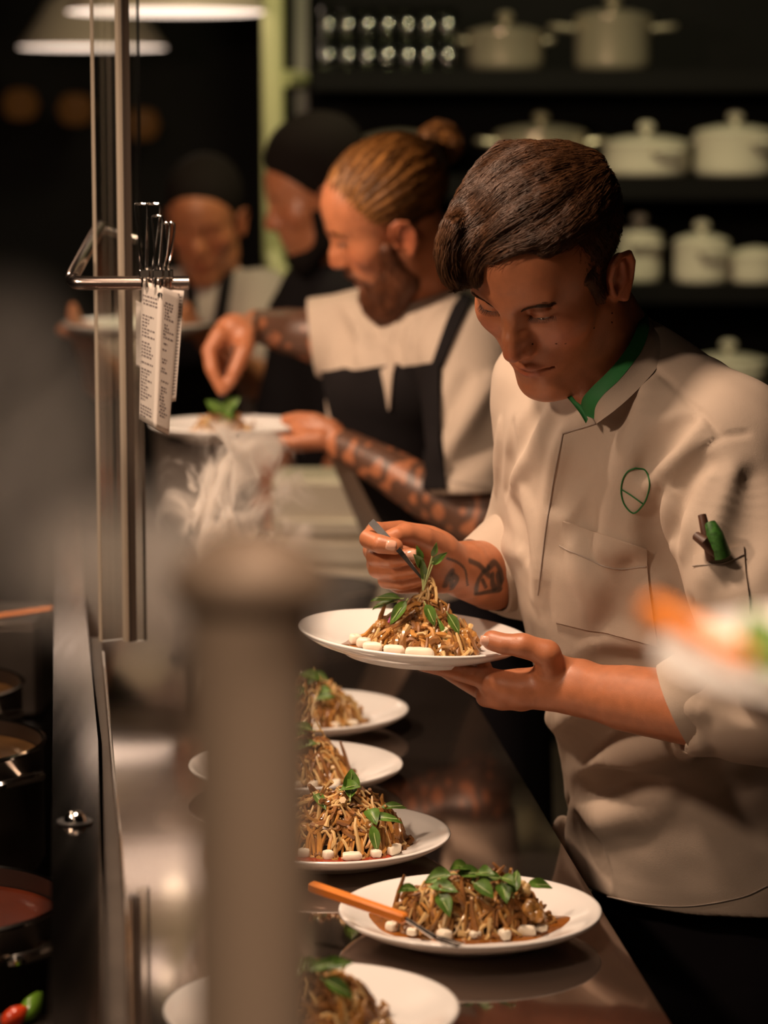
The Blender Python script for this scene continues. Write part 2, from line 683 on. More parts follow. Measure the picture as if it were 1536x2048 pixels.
ch = prism([gc(219, 2500), gc(268, 2500), gc(248, 1850), gc(222, 1500), gc(205, 1300), gc(203, 1275), gc(180, 1275), gc(181, 1300), gc(204, 1490), gc(213, 1850)], ZC, ZG, STEEL, 'c')
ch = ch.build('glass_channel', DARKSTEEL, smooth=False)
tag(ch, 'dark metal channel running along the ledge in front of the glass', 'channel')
pts = [Wz(x, y, ZG + 0.003) for x, y in ((206, 1305), (223, 1500), (240, 1700), (252, 1860), (266, 2300))]
b = MB().tube(pts, 0.0022, 6)
b.build('edge_strip', STEEL, ch)

# glass screen with its slim dark mullion
DG = 3.36
gs = empty('glass_screen', W(210, 1285, DG), 'tall narrow glass screen with a dark mullion behind the ticket rail', 'screen')


def pane(x0, x1, d0, d1, name, m, th=0.008, y0=-160, y1=1283):
    a, c = W(x0, y0, d0), W(x1, y0, d1)
    z0, z1 = W(x0, y1, d0)[2], a[2]
    a, c = a[:2], c[:2]
    n = unit(np.array([-(c - a)[1], (c - a)[0]])) * th / 2
    prism([a - n, c - n, c + n, a + n], z0, z1, m, name).build(name, m, gs, smooth=False)


pane(181, 231, DG, DG + 0.02, 'pane', GLASS)
pane(249, 273, DG + 0.03, DG + 0.04, 'pane', GLASS)
pane(230, 236, DG + 0.0, DG + 0.004, 'edge_strip', GEDGE, 0.006)
pane(236, 249, DG + 0.012, DG + 0.02, 'mullion', MULL, 0.012)
pane(179, 182, DG - 0.002, DG, 'edge_strip', GEDGE, 0.004)

# ticket rail
rail = empty('ticket_rail', W(260, 566, 3.22), 'horizontal steel tube rail holding order tickets', 'rail')
r0 = 0.0082
pts = [W(378, 566, 3.2), W(240, 566, 3.2), W(165, 566, 3.2), W(148, 562, 3.205), W(146, 552, 3.22), W(160, 525, 3.32), W(185, 480, 3.56), W(200, 455, 3.7)]
MB().tube(spline(pts, 50), r0, 14).build('tube', mat('rail_steel', (0.62, 0.5, 0.45), 0.2, 1.0), rail)
MB().tube([W(200, 455, 3.7), W(274, 478, 3.7)], 0.007, 12).build('cross_tube', CHROME, rail)
MB().tube([W(186, 566, 3.209), W(186, 566, 3.35)], 0.005, 10).build('bracket', STEEL, rail)
MB().tube([W(376.5, 566, 3.2), W(379, 566, 3.2)], 0.0066, 14).build('end_cap', DARKSTEEL, rail)

# order tickets on the rail
PAPER = mat('receipt_paper', (0.56, 0.50, 0.45), 0.75)
INK = mat('ticket_print', (0.16, 0.13, 0.13), 0.8)


def ticket(name, q, label, lines, fold=0.4, d=(3.19, 3.17, 3.2), seed=1):
    """q: left top, fold top, right top, right bottom, fold bottom, left bottom pixels."""
    t = empty(name, W(q[0][0], q[0][1], d[0]), label, 'ticket', 'order tickets on the rail')
    A = [W(*q[0], d[0]), W(*q[1], d[1]), W(*q[2], d[2])]
    B = [W(*q[5], d[0] - 0.01), W(*q[4], d[1] - 0.015), W(*q[3], d[2] - 0.01)]
    n = 24
    v, f = [], []
    nrm = np.array([0, 0.0006, 0])
    us = np.linspace(0, 2, 13)

    def pt(u, w):
        i = min(int(u), 1)
        a = A[i] + (A[i + 1] - A[i]) * (u - i)
        bb = B[i] + (B[i + 1] - B[i]) * (u - i)
        p = a + (bb - a) * w
        return p + np.array([0, 1, 0]) * 0.002 * math.sin(w * 4 + u * 2 + seed)
    for s in (0, 1):
        for w in np.linspace(0, 1, n):
            for u in us:
                v.append(pt(u, w) + nrm * (s * 2 - 1))
    m = len(us)
    for s in (0, 1):
        o = s * n * m
        for i in range(n - 1):
            for j in range(m - 1):
                qd = (o + i * m + j, o + i * m + j + 1, o + (i + 1) * m + j + 1, o + (i + 1) * m + j)
                f.append(qd if s == 0 else qd[::-1])
    bd = [j for j in range(m)] + [i * m + m - 1 for i in range(1, n)] + [(n - 1) * m + j for j in range(m - 2, -1, -1)] + [i * m for i in range(n - 2, 0, -1)]
    for i in range(len(bd)):
        a, c = bd[i], bd[(i + 1) % len(bd)]
        f.append((a, a + n * m, c + n * m, c))
    pp = link_mesh('paper', v, f, PAPER, t)
    r = np.random.default_rng(seed)
    mb = MB()
    for (u0, u1, w) in lines:
        u = u0
        while u < u1 - 0.02:
            L = r.uniform(0.05, 0.16)
            e = min(u + L, u1)
            h = 0.0055
            c = [pt(u, w - h), pt(e, w - h), pt(e, w + h), pt(u, w + h)]
            mb.add([x + np.array([0, -0.0011, 0]) for x in c] + [x + np.array([0, -0.0008, 0]) for x in c],
                   [(0, 1, 2, 3), (0, 4, 5, 1), (1, 5, 6, 2), (2, 6, 7, 3), (3, 7, 4, 0)])
            u = e + 0.04
    if mb.v:
        mb.build('print', INK, pp, smooth=False)
    return t


r = np.random.default_rng(5)
ln = [(0.08, 0.9, 0.10), (0.1, 0.85, 0.13), (0.1, 0.9, 0.155)]
for w in np.arange(0.24, 0.97, 0.024):
    if r.random() < 0.85:
        ln.append((0.08, 0.08 + r.uniform(0.25, 0.7), w))
for w in np.arange(0.10, 0.9, 0.022):
    if r.random() < 0.8:
        ln.append((1.2 + r.uniform(0, .1), 1.35 + r.uniform(0.1, 0.5), w))
t1 = ticket('order_ticket', [(284, 561), (322, 572), (359, 588), (338, 870), (310, 857), (278, 838)], 'long printed order ticket folded lengthwise, frontmost on the steel rail', ln, seed=3)
MB().lathe(W(320, 590, 3.168), [(0.0001, 0), (0.003, 0.0005), (0.003, 0.001), (0.0001, 0.001)], 12, ax=np.array([[1, 0, 0], [0, 0, 1], [0, -1, 0]])).build('punch_hole', BLACK, t1)
MB().lathe(W(298, 583, 3.183), [(0.0001, 0), (0.003, 0.0005), (0.003, 0.001), (0.0001, 0.001)], 12, ax=np.array([[1, 0, 0], [0, 0, 1], [0, -1, 0]])).build('punch_hole', BLACK, t1)
ln2 = [(1.2, 1.85, w) for w in np.arange(0.06, 0.95, 0.03)]
ticket('order_ticket', [(330, 580), (350, 580), (368, 582), (352, 802), (338, 804), (322, 803)], 'second order ticket showing its right margin behind the long folded one', ln2, d=(3.225, 3.22, 3.22), seed=4)
ticket('order_ticket', [(272, 600), (280, 605), (288, 610), (288, 735), (280, 735), (272, 733)], 'small blank ticket edge showing left of the long folded one', [], d=(3.24, 3.235, 3.23), seed=5)


# wire clips standing up from the rail
def wire_clip(x, top, d, lean, w, label):
    c = empty('wire_clip', W(x, 566, d), label, 'clip', 'steel wire clips on the ticket rail')
    for k, s in ((0, -1), (1, 1)):
        pass
    h = (566 - top)
    pts = [W(x - w * 0.5, 575, d - 0.012), W(x - w * 0.45, 552, d - 0.010), W(x - w * 0.6, 530, d - 0.003), W(x - w * 0.7 + lean * 0.5, 566 - h * 0.6, d), W(x - w + lean, top + 6, d + 0.004),
           W(x - w * 0.5 + lean, top, d + 0.004), W(x + lean, top, d + 0.004), W(x + w * 0.5 + lean * 0.9, top + 8, d + 0.004), W(x + w * 0.2 + lean * 0.5, 566 - h * 0.5, d), W(x, 530, d - 0.003), W(x + w * 0.1, 552, d - 0.010), W(x + w * 0.2, 575, d - 0.012)]
    MB().tube(spline(pts, 60), 0.0014, 8).build('wire', CHROME, c)
    MB().box(W(x - w * 0.15, 548, d - 0.010), (0.012, 0.004, 0.010), bevel=0.001).build('jaw', CHROME, c)


for k, (x, tp, d, le, w) in enumerate([(292, 408, 3.19, -6, 16), (306, 408, 3.195, 6, 18), (318, 432, 3.18, 0, 14), (330, 446, 3.19, 4, 12), (338, 446, 3.20, 6, 12)]):
    wire_clip(x, tp, d, le, w, ['wide wire clip loop at the left end of the ticket clips', 'tall wire clip second from the left, with its loop level with the tallest', 'middle wire clip with a lower narrow loop', 'short wire clip second from the right end of the rail', 'short wire clip nearest the open end of the rail'][k])

# ------------------------------------------------------------------ pendant lamps over the pass
LAMPIN = mat('lamp_inside', (0.9, 0.85, 0.78), 0.5, emit=((1.0, 0.78, 0.64), 1.7))
LAMPOUT = mat('lamp_shade_grey', (0.52, 0.42, 0.34), 0.5, 0.1)
BULB = mat('lamp_bulb', (1, 1, 1), 0.5, emit=((1.0, 0.78, 0.55), 6.0))


def pendant(p, label, R=0.25, proto=[None]):
    if proto[0] is not None:
        o = copy_tree(proto[0], None, p)
        o['label'] = label
        return o
    o = empty('pendant_lamp', p, label, 'lamp', 'pendant lamps over the pass')
    MB().lathe(p, [(R, 0.0), (R * 0.985, 0.012), (R * 0.86, 0.055), (R * 0.74, 0.10), (R * 0.62, 0.15), (R * 0.34, 0.19), (R * 0.16, 0.21), (R * 0.13, 0.27), (0.002, 0.275)], 64, caps=False).build('shade', LAMPOUT, o)
    MB().lathe(p, [(R * 0.995, -0.001), (R * 0.95, 0.012), (R * 0.83, 0.05), (R * 0.6, 0.11), (R * 0.3, 0.15), (0.002, 0.155)][::-1], 64, caps=False).build('reflector', LAMPIN, o)
    MB().tube([np.array(p) + (0, 0, 0.27), np.array([p[0], p[1], 3.0])], 0.006, 8).build('cord', BLACK, o)
    MB().lathe(p, [(0.0005, 0.03), (0.03, 0.045), (0.042, 0.075), (0.03, 0.11), (0.018, 0.15)], 24).build('bulb', BULB, o)
    proto[0] = o
    return o


pendant(W(334, 24, 6.91), 'larger grey pendant lamp at the top edge, its rim glowing white')
l2 = pendant(W(185, 95, 8.06), 'smaller grey pendant lamp hanging behind and below the large one')
l2.scale = (0.86, 0.86, 0.86)
l3 = pendant(np.array([W(315, 300, 7.4)[0], 7.4, 2.43]), 'small unseen pendant lamp added above the view for its reflection in the counter')
l3.scale = (0.46, 0.46, 0.46)  # added out of view so that its glow mirrors in the worktop

# ------------------------------------------------------------------ racking and shelves at the back
DS = 7.0
zpx = lambda y, d=DS: W(768, y, d)[2]
tag(MB().box((W(547, 300, 6.95)[0], 6.95, 1.5), (0.052, 0.05, 3.0), bevel=0.008).build('rack_upright', GREENP),
    'pale green steel upright at the open end of the shelves', 'upright')
ru = empty('rack_ladder', (W(603, 300, 7.15)[0], 7.15, 0), 'thin grey rear upright with a short bracket at the shelf end', 'upright')
MB().box((W(603, 300, 7.15)[0], 7.15, 1.5), (0.034, 0.03, 3.0)).build('post', mat('grey_paint', (0.16, 0.15, 0.12), 0.5), ru)
a, c = W(566, 158, 6.96), W(603, 158, 7.13)
MB().tube([a, c], 0.022, 8).build('bracket', GREENP, ru)
tag(MB().tube(spline([W(549, 515, 6.93), W(560, 548, 6.88), W(600, 568, 6.80), W(640, 588, 6.72)], 14), 0.026, 10).build('bent_pipe', GREENP),
    'pale green pipe bending off the foot of the upright', 'pipe')
XR0, XR1 = W(622, 0, DS)[0], 1.9
shelves = []
for k, (yt, yb, lab) in enumerate([(138, 184, 'black topmost shelf carrying the tumblers and steel pots'), (352, 400, 'black second shelf carrying casseroles above the dark haired chef'),
                                   (566, 606, 'black third shelf carrying pale green casseroles'), (795, 840, 'black lowest shelf in view behind the shoulder')]):
    z1, z0 = zpx(yt), zpx(yb)
    o = MB().box(((XR0 + XR1) / 2, 7.22, (z0 + z1) / 2), (XR1 - XR0, 0.5, z1 - z0), bevel=0.004).build('shelf_board', SHELFM, smooth=False)
    tag(o, lab, 'shelf', 'black boards of the pot shelves')
    shelves.append(z1)
tag(MB().box(((XR0 + XR1) / 2, 7.49, 1.4), (XR1 - XR0, 0.03, 2.8)).build('wall_panel', SHELFM, smooth=False), kind='structure')


def pot(x, d, z, R, H, m, label, lid=True, handles=0.03, knob=True, ang=0.0, name='cooking_pot', long=0.0):
    c = np.array([x, d, z])
    o = empty(name, c, label, 'pot', 'pots and casseroles on the shelves')
    MB().lathe(c, [(R * 0.9, 0.0), (R * 0.97, 0.006), (R, 0.02), (R, H - 0.004), (R * 1.03, H), (R * 0.95, H), (R * 0.93, 0.02), (0.002, 0.012)], 48).build('body', m, o)
    if lid:
        lo = MB().lathe(c, [(R * 1.02, H + 0.001), (R * 1.02, H + 0.005), (R * 0.9, H + 0.012), (R * 0.5, H + 0.022), (R * 0.12, H + 0.026), (0.002, H + 0.027)], 48).build('lid', m, o)
        if knob:
            MB().lathe(c, [(0.008, H + 0.024), (0.008, H + 0.035), (0.020, H + 0.042), (0.022, H + 0.05), (0.014, H + 0.058), (0.001, H + 0.06)], 20).build('knob', m, lo)
    for s in (-1, 1):
        ux = np.array([math.cos(ang) * s, math.sin(ang) * s, 0])
        vx = np.array([-ux[1], ux[0], 0])
        e = handles + long
        pts = [c + ux * R * 0.98 + vx * 0.035 + (0, 0, H * 0.8), c + ux * (R + e) + vx * 0.03 + (0, 0, H * 0.84), c + ux * (R + e) - vx * 0.03 + (0, 0, H * 0.84), c + ux * R * 0.98 - vx * 0.035 + (0, 0, H * 0.8)]
        MB().tube(spline(pts, 20), 0.008, 8).build('handle', m, o)
    return o


X = lambda px, d=DS: W(px, 300, d)[0]
POTM = mat('pot_steel', (0.52, 0.45, 0.34), 0.28, 0.6)
K = 7.0 / 5440
pot(X(1012), 7.08, shelves[0], 0.098, 0.088, POTM, 'short lidded steel pot next to the tumblers on the top shelf', handles=0.02)
pot(X(1228), 7.08, shelves[0], 0.098, 0.128, POTM, 'tall lidded steel pot with long side handles on the top shelf', long=0.025)
pot(X(1085), 7.08, shelves[1], 0.118, 0.105, POTM, 'wide lidded steel pot on the second shelf, above the dark hair', long=0.01)
pot(X(800), 7.12, shelves[1], 0.095, 0.09, POTM, 'low steel pot on the second shelf, half hidden by the hair bun', knob=False)
pot(X(1298), 7.08, shelves[1], 0.112, 0.078, ENAMEL, 'cream casserole on the second shelf with a steel pot to its left', ang=-1.2)
pot(X(1478), 7.08, shelves[1], 0.105, 0.105, ENAMEL, 'tall cream casserole at the right end of the second shelf', ang=-1.0)
pot(X(1290), 7.12, shelves[2], 0.06, 0.115, ENAMEL, 'slim cream pot on the third shelf close to the ear', handles=0.02, ang=-1.4)
pot(X(1412), 7.06, shelves[2], 0.072, 0.10, ENAMEL, 'cream casserole in the middle of the third shelf', ang=-1.3)
pot(X(1522), 7.06, shelves[2], 0.068, 0.065, ENAMEL, 'low cream casserole at the right end of the third shelf', knob=False)
pot(X(1470), 7.06, shelves[3], 0.105, 0.085, ENAMEL, 'cream casserole on the lowest shelf behind the shoulder', ang=-1.3)
pot(X(1330), 7.1, shelves[3], 0.075, 0.07, ENAMEL, 'small cream casserole on the lowest shelf, half hidden by the collar', ang=-1.3)

tp = None
for row in range(2):
    for k in range(7):
        for dep in range(2):
            p = np.array([X(656 + k * 40), 7.05 + dep * 0.06, shelves[0] + row * 0.078])
            if tp is None:
                b = MB().lathe(p, [(0.019, 0), (0.021, 0.004), (0.0245, 0.076), (0.0225, 0.076), (0.0195, 0.008), (0.001, 0.006)], 24)
                me = link_mesh('glass_tumbler', np.array(b.v) - p, b.f, JARGLASS)
                me.location = p
                tp = me
            else:
                o = tp.copy()
                COL.objects.link(o)
                o.location = p
    lab = 'clear tumbler in the block of stacked tumblers at the left end of the top shelf'
for o in [o for o in COL.objects if o.name.startswith('glass_tumbler')]:
    tag(o, lab, 'glass', 'stacked tumblers on the top shelf')

# warm lamps glowing far off on the left wall
for k, (px, py) in enumerate(((150, 225), (282, 255), (40, 215))):
    q = W(px, py, 8.9)
    o = MB().lathe(q + (0, 0.02, -0.04), [(0.02, 0), (0.045, 0.01), (0.06, 0.05), (0.045, 0.09), (0.02, 0.1)], 20).build('wall_lantern', mat('amber_glow', (0.08, 0.03, 0.01), 0.5, emit=((1.0, 0.36, 0.07), 0.03)))
    tag(o, ['dim amber lantern far back, left of the glass screen', 'dim amber lantern far back, right of the glass screen', 'dim amber lantern far back at the left edge'][k], 'lantern', 'amber lanterns on the far wall')
# ------------------------------------------------------------------ plates
PLATE = [(0.001, 0.004), (0.072, 0.003), (0.073, 0.0), (0.079, 0.0), (0.081, 0.005), (0.098, 0.0085), (0.118, 0.0155), (0.130, 0.0225), (0.1325, 0.0255), (0.1318, 0.0275), (0.1285, 0.0275),
         (0.118, 0.0225), (0.104, 0.0165), (0.092, 0.0110), (0.084, 0.0088), (0.001, 0.0080)]


def plate(p, label, R=None, ax=None, name='dinner_plate', group='white plates'):
    b = MB().lathe((0, 0, 0), PLATE, 96)
    o = link_mesh(name, b.v, b.f, WHITE)
    o.location = p
    if ax is not None:
        o.rotation_euler = Matrix(np.array(ax).T.tolist()).to_euler()
    return tag(o, label, 'plate', group)


# ------------------------------------------------------------------ food, laid out on plates
NOODLE = mat('glazed_noodle', (0.42, 0.20, 0.05), 0.3, noise=0.55, nscale=45, coat=0.3)
NOODLE2 = mat('pale_noodle', (0.60, 0.40, 0.17), 0.35, noise=0.2, nscale=50, coat=0.2)
MUSH = mat('brown_mushroom', (0.24, 0.10, 0.027), 0.38, noise=0.4, nscale=80, coat=0.2)
SAUCE = mat('amber_sauce', (0.26, 0.085, 0.012), 0.12, noise=0.4, nscale=40, coat=0.4)
CHILI = mat('red_sauce', (0.30, 0.035, 0.012), 0.12, noise=0.4, nscale=40, coat=0.4)
LEAF = mat('green_herb', (0.080, 0.165, 0.020), 0.4, noise=0.35, nscale=90)
STEM = mat('pale_stem', (0.42, 0.50, 0.20), 0.4)
TOFU = mat('white_bean_curd', (0.85, 0.76, 0.62), 0.35, noise=0.08, nscale=40)
PINK = mat('pink_onion', (0.50, 0.10, 0.28), 0.35)
ORANGE = mat('orange_lacquer', (0.80, 0.24, 0.03), 0.35)


def frame_of(o):
    m = o.matrix_basis.to_3x3() if True else None
    R = np.array(o.rotation_euler.to_matrix())
    return lambda p: R @ np.asarray(p, float) + np.array(o.location), R


def mound(rx, ry, h, pw=1.6):
    def f(x, y):
        q = (x / rx) ** 2 + (y / ry) ** 2
        return h * max(0.0, 1 - q) ** (pw / 2)
    return f


def noodles(pl, c, rx, ry, h, n, seed, where, m=NOODLE, rr=(0.0016, 0.0030), pw=1.6, name='noodle_heap', zoff=0.009, label=None, length=(0.02, 0.05)):
    tf, R = frame_of(pl)
    r = np.random.default_rng(seed)
    mb = MB()
    f = mound(rx, ry, h, pw)
    mix = [0, 0, 0, 1, 1, 2] if m is NOODLE else [0]
    for i in range(n):
        a = r.uniform(0, 6.28)
        q = math.sqrt(r.uniform(0, 1)) * 0.97
        x, y = q * rx * math.cos(a), q * ry * math.sin(a)
        th = r.uniform(0, 6.28)
        L = r.uniform(*length)
        cur = r.normal() * 55
        pts = []
        fl = r.uniform(0.7, 1.0)
        ph, am = r.uniform(0, 6.28), r.uniform(0.0, 0.005)
        tz = r.normal() * 0.35
        for s in np.linspace(0, 1, 8):
            pts.append((c[0] + x, c[1] + y, max(zoff, zoff + f(x, y) * fl + am * math.sin(ph + s * 5) + tz * (s - 0.5) * L + 0.002)))
            th += cur * L / 8 + r.normal() * 0.2
            x += math.cos(th) * L / 8
            y += math.sin(th) * L / 8
            if (x / rx) ** 2 + (y / ry) ** 2 > 1.1:
                th += 1.4
        w = r.uniform(*rr)
        k3 = int(r.choice(mix))
        if k3 == 1 and r.random() < 0.5:
            w *= 1.35
        prof = (0.55, 0.9, 1, 1.05, 1, 1.05, 0.95, 0.6) if k3 != 2 else (0.6, 0.8, 0.9, 0.9, 0.9, 0.9, 0.9, 1.5)
        mb.tube([tf(p) for p in pts], [w * k for k in prof], 6, k3)
    # a filled core so the heap has no see-through middle
    vs, fs = [], []
    for i in range(9):
        for k in range(24):
            q = i / 8
            a = k / 24 * 6.283
            x, y = q * rx * 0.9 * math.cos(a), q * ry * 0.9 * math.sin(a)
            vs.append(tf((c[0] + x, c[1] + y, zoff - 0.002 + 0.72 * f(x, y) * (1 + 0.1 * math.sin(9 * a + i)))))
    for i in range(8):
        for k in range(24):
            j = (k + 1) % 24
            fs.append((i * 24 + k, (i + 1) * 24 + k, (i + 1) * 24 + j, i * 24 + j))
    mb.add(vs, fs, 1)
    o = mb.build(name, None, mats=[m, MUSH, NOODLE2])
    return tag(o, label or ('tangled brown noodle and mushroom heap on ' + where), 'noodles', None, 'stuff')


def puddle(pl, c, rx, ry, seed, where, m=SAUCE, z=0.0092, hue='amber'):
    tf, R = frame_of(pl)
    r = np.random.default_rng(seed)
    n = 48
    ph = r.uniform(0, 6.28, 4)
    vs, fs = [], []
    for q, dz in ((0, 0.0016), (0.6, 0.0016), (0.95, 0.0010), (1.0, -0.0008)):
        for k in range(n):
            a = k / n * 6.283
            w = q * (1 + 0.10 * math.sin(2 * a + ph[0]) + 0.07 * math.sin(3 * a + ph[1]) + 0.04 * math.sin(7 * a + ph[2]))
            x, y = c[0] + w * rx * math.cos(a), c[1] + w * ry * math.sin(a)
            rad = math.hypot(x, y)
            zz = max(z, np.interp(rad, [0, 0.084, 0.092, 0.104, 0.118], [0.0088, 0.0092, 0.0114, 0.0169, 0.0229]))
            vs.append(tf((x, y, zz + dz)))
    for i in range(3):
        for k in range(n):
            j = (k + 1) % n
            fs.append((i * n + k, i * n + j, (i + 1) * n + j, (i + 1) * n + k))
    o = link_mesh('sauce_pool', vs, fs, m)
    return tag(o, hue + ' sauce pooled on ' + where, 'sauce', None, 'stuff')


def leaf(p, d, up, L, wd, seed=0, curl=0.3, m=None, stem=0.12):
    """One herb leaf: base p, pointing d, its face turned to up."""
    p, d = np.asarray(p, float), unit(d)
    sd = unit(np.cross(up, d))
    nz = np.cross(d, sd)
    vs, fs = [], []
    nu, nv = 9, 5
    for s in (1, -1):
        for i in range(nu):
            u = i / (nu - 1)
            w = wd * (math.sin(math.pi * min(1, u ** 0.8)) ** 0.9 + 0.02)
            for j in range(nv):
                t = (j / (nv - 1) - 0.5) * 2
                q = p + d * L * u + sd * w * 0.5 * t + nz * (curl * L * (-(u - 0.2) ** 2) + 0.25 * w * t * t + 0.02 * L * math.sin(9 * u + seed + 3 * t)) + nz * 0.00025 * s
                vs.append(q)
    for s in (0, 1):
        o = s * nu * nv
        for i in range(nu - 1):
            for j in range(nv - 1):
                q = (o + i * nv + j, o + i * nv + j + 1, o + (i + 1) * nv + j + 1, o + (i + 1) * nv + j)
                fs.append(q if s else q[::-1])
    bd = [j for j in range(nv)] + [i * nv + nv - 1 for i in range(1, nu)] + [(nu - 1) * nv + j for j in range(nv - 2, -1, -1)] + [i * nv for i in range(nu - 2, 0, -1)]
    for i in range(len(bd)):
        a, c = bd[i], bd[(i + 1) % len(bd)]
        fs.append((a, c, c + nu * nv, a + nu * nv))
    mb = MB().add(vs, fs, 0)
    if stem:
        mb.tube([p - d * L * stem, p - d * L * stem * 0.5 - nz * 0.001, p + d * L * 0.35, p + d * L * 0.85], [0.0009, 0.001, 0.0007, 0.0003], 5, 1)
    return mb


def herb(pl, local, dirv, L, wd, label, group, up=(0, -0.6, 0.8), seed=0, curl=0.3):
    tf, R = frame_of(pl)
    o = leaf(tf(local), R @ np.asarray(dirv, float), R @ np.asarray(up, float), L, wd, seed, curl).build('herb_leaf', None, mats=[LEAF, STEM])
    return tag(o, label, 'herb', group)


def chunk(pl, local, size, rot, m, name, label, cat, group, seed=0, round_=True):
    tf, R = frame_of(pl)
    a = rot
    A = np.array([[math.cos(a), math.sin(a), 0], [-math.sin(a), math.cos(a), 0], [0, 0, 1]])
    f = Field()
    h = np.array(size) / 2
    # a lumpy rounded block
    n1, n2 = 14, 20
    r = np.random.default_rng(seed)
    vs, fs = [], []
    e = 0.55
    sp = lambda t: math.copysign(abs(t) ** e, t)
    for i in range(n1 + 1):
        th = math.pi * i / n1
        for k in range(n2):
            ph = 2 * math.pi * k / n2
            q = np.array([sp(math.sin(th)) * sp(math.cos(ph)), sp(math.sin(th)) * sp(math.sin(ph)), sp(math.cos(th))])
            q = q * (1 + 0.06 * math.sin(5 * ph + seed) * math.sin(3 * th + seed)) * h
            vs.append(tf(np.asarray(local) + q @ A))
    for i in range(n1):
        for k in range(n2):
            j = (k + 1) % n2
            fs.append((i * n2 + k, (i + 1) * n2 + k, (i + 1) * n2 + j, i * n2 + j))
    o = link_mesh(name, vs, fs, m)
    return tag(o, label, cat, group)


def floret(pl, local, s, label, seed=0, group=None, m=None):
    """A knobbly browned mushroom cluster."""
    tf, R = frame_of(pl)
    r = np.random.default_rng(seed)
    mb = MB()
    for i in range(16):
        q = unit(r.normal(size=3)) * s * 0.6
        q[2] = abs(q[2])
        rr = s * r.uniform(0.3, 0.5)
        mb.lathe(tf(np.asarray(local) + q), [(0.0005, -rr), (rr * 0.6, -rr * 0.8), (rr, 0), (rr * 0.8, rr * 0.6), (rr * 0.4, rr * 0.92), (0.0005, rr)], 12)
    o = mb.build('mushroom_floret', m or NOODLE)
    return tag(o, label, 'mushroom', group)


def onion_sliver(pl, local, L, th, label, group):
    tf, R = frame_of(pl)
    d = np.array([math.cos(th), math.sin(th), 0.25])
    pts = [tf(np.asarray(local) + d * L * t + np.array([0, 0, 0.006 * math.sin(3.1 * t)])) for t in np.linspace(0, 1, 8)]
    o = MB().tube(pts, [0.0012, 0.002, 0.0026, 0.003, 0.003, 0.0026, 0.002, 0.001], 8).build('onion_sliver', PINK)
    return tag(o, label, 'onion', group)


def dress(pl, where, seed, c=(0, 0), rx=0.062, ry=0.055, h=0.042, n=330, leaves=6, beans=6, sauce=SAUCE, hue='amber', pw=1.5, tall=None):
    r = np.random.default_rng(seed)
    puddle(pl, (c[0] * 0.6, c[1] * 0.6 - 0.004), rx * 1.2, ry * 1.24, seed, where, sauce, hue=hue)
    noodles(pl, c, rx, ry, h, n, seed, where, pw=pw)
    noodles(pl, c, rx * 0.95, ry * 0.95, h * 1.12, n // 6, seed + 50, where, m=NOODLE2, rr=(0.0012, 0.002), pw=pw, name='bean_sprouts', label='pale bean sprouts strewn over the heap on ' + where, length=(0.02, 0.05))
    f = mound(rx, ry, h, pw)
    for k in range(leaves):
        a = r.uniform(3.3, 6.1) if k % 3 else r.uniform(0, 6.28)
        q = r.uniform(0.1, 0.8)
        x, y = q * rx * math.cos(a), q * ry * math.sin(a)
        th = r.uniform(0, 6.28)
        herb(pl, (c[0] + x, c[1] + y - 0.004, 0.020 + f(x, y)), (math.cos(th), math.sin(th) * 0.6 - 0.3, r.uniform(-0.7, 0.4)), r.uniform(0.022, 0.036), r.uniform(0.011, 0.018),
             'small green herb leaf on the food of ' + where, 'herb leaves on ' + where, seed=k)
    for k in range(beans):
        a = -1.57 + (k - (beans - 1) / 2) * 0.36 + r.uniform(-0.08, 0.08)
        chunk(pl, (c[0] + rx * 1.10 * math.cos(a), c[1] + ry * (1.10 + r.uniform(-0.12, 0.08)) * math.sin(a), 0.0145), (r.uniform(0.010, 0.022), r.uniform(0.008, 0.014), r.uniform(0.007, 0.012)), a + 1.4 + r.normal() * 0.7, TOFU,
              'bean_curd_piece', 'white bean curd piece in the front row on ' + where, 'bean curd', 'bean curd pieces on ' + where, seed=k)


WH = [None] * 5
WH[0] = 'the plate nearest the camera'
WH[1] = 'the fork plate'
WH[2] = 'the red sauce plate'
WH[3] = 'the second farthest plate'
WH[4] = 'the farthest counter plate'
PC = [(623, 2013), (940, 1817), (664, 1664), (592, 1527), (622, 1417)]
plab = ['white plate nearest the camera, cut off by the lower edge', 'white plate on the counter with an orange handled fork on its rim', 'white plate half behind the steel post, between two others with red sauce',
        'white plate on the counter with its right side bare, second farthest', 'farthest white plate in the counter row, below the held one']
plates = []
for i, (x, y) in enumerate(PC):
    p = Wz(x, y, ZC + 0.027)
    p[2] = ZC + 0.0003
    plates.append(plate(p, plab[i]))
dress(plates[0], WH[0], 11, c=(0.0, 0.0), h=0.05)
dress(plates[1], WH[1], 12, c=(0.0, 0.004), rx=0.076, ry=0.05, h=0.046, n=420, leaves=14, beans=7, pw=1.0)
dress(plates[2], WH[2], 13, c=(0.008, 0.01), rx=0.072, ry=0.058, h=0.056, n=480, leaves=5, beans=6, sauce=CHILI, hue='red', pw=1.1)
dress(plates[3], WH[3], 14, c=(0.0, 0.0), rx=0.066, ry=0.058, h=0.055, n=380, leaves=4, beans=5)
dress(plates[4], WH[4], 15, c=(0.0, 0.004), rx=0.064, ry=0.058, h=0.055, n=380, leaves=8, beans=6)
floret(plates[1], (0.060, -0.022, 0.026), 0.016, 'large glazed mushroom floret at the right end of the heap with the fork', 3)
floret(plates[1], (0.052, 0.0, 0.045), 0.011, 'small pale floret on top of the larger one beside the fork plate herbs', 4, m=NOODLE2)
onion_sliver(plates[1], (-0.036, -0.012, 0.048), 0.02, 0.9, 'pink onion sliver left of centre on the fork plate', None)
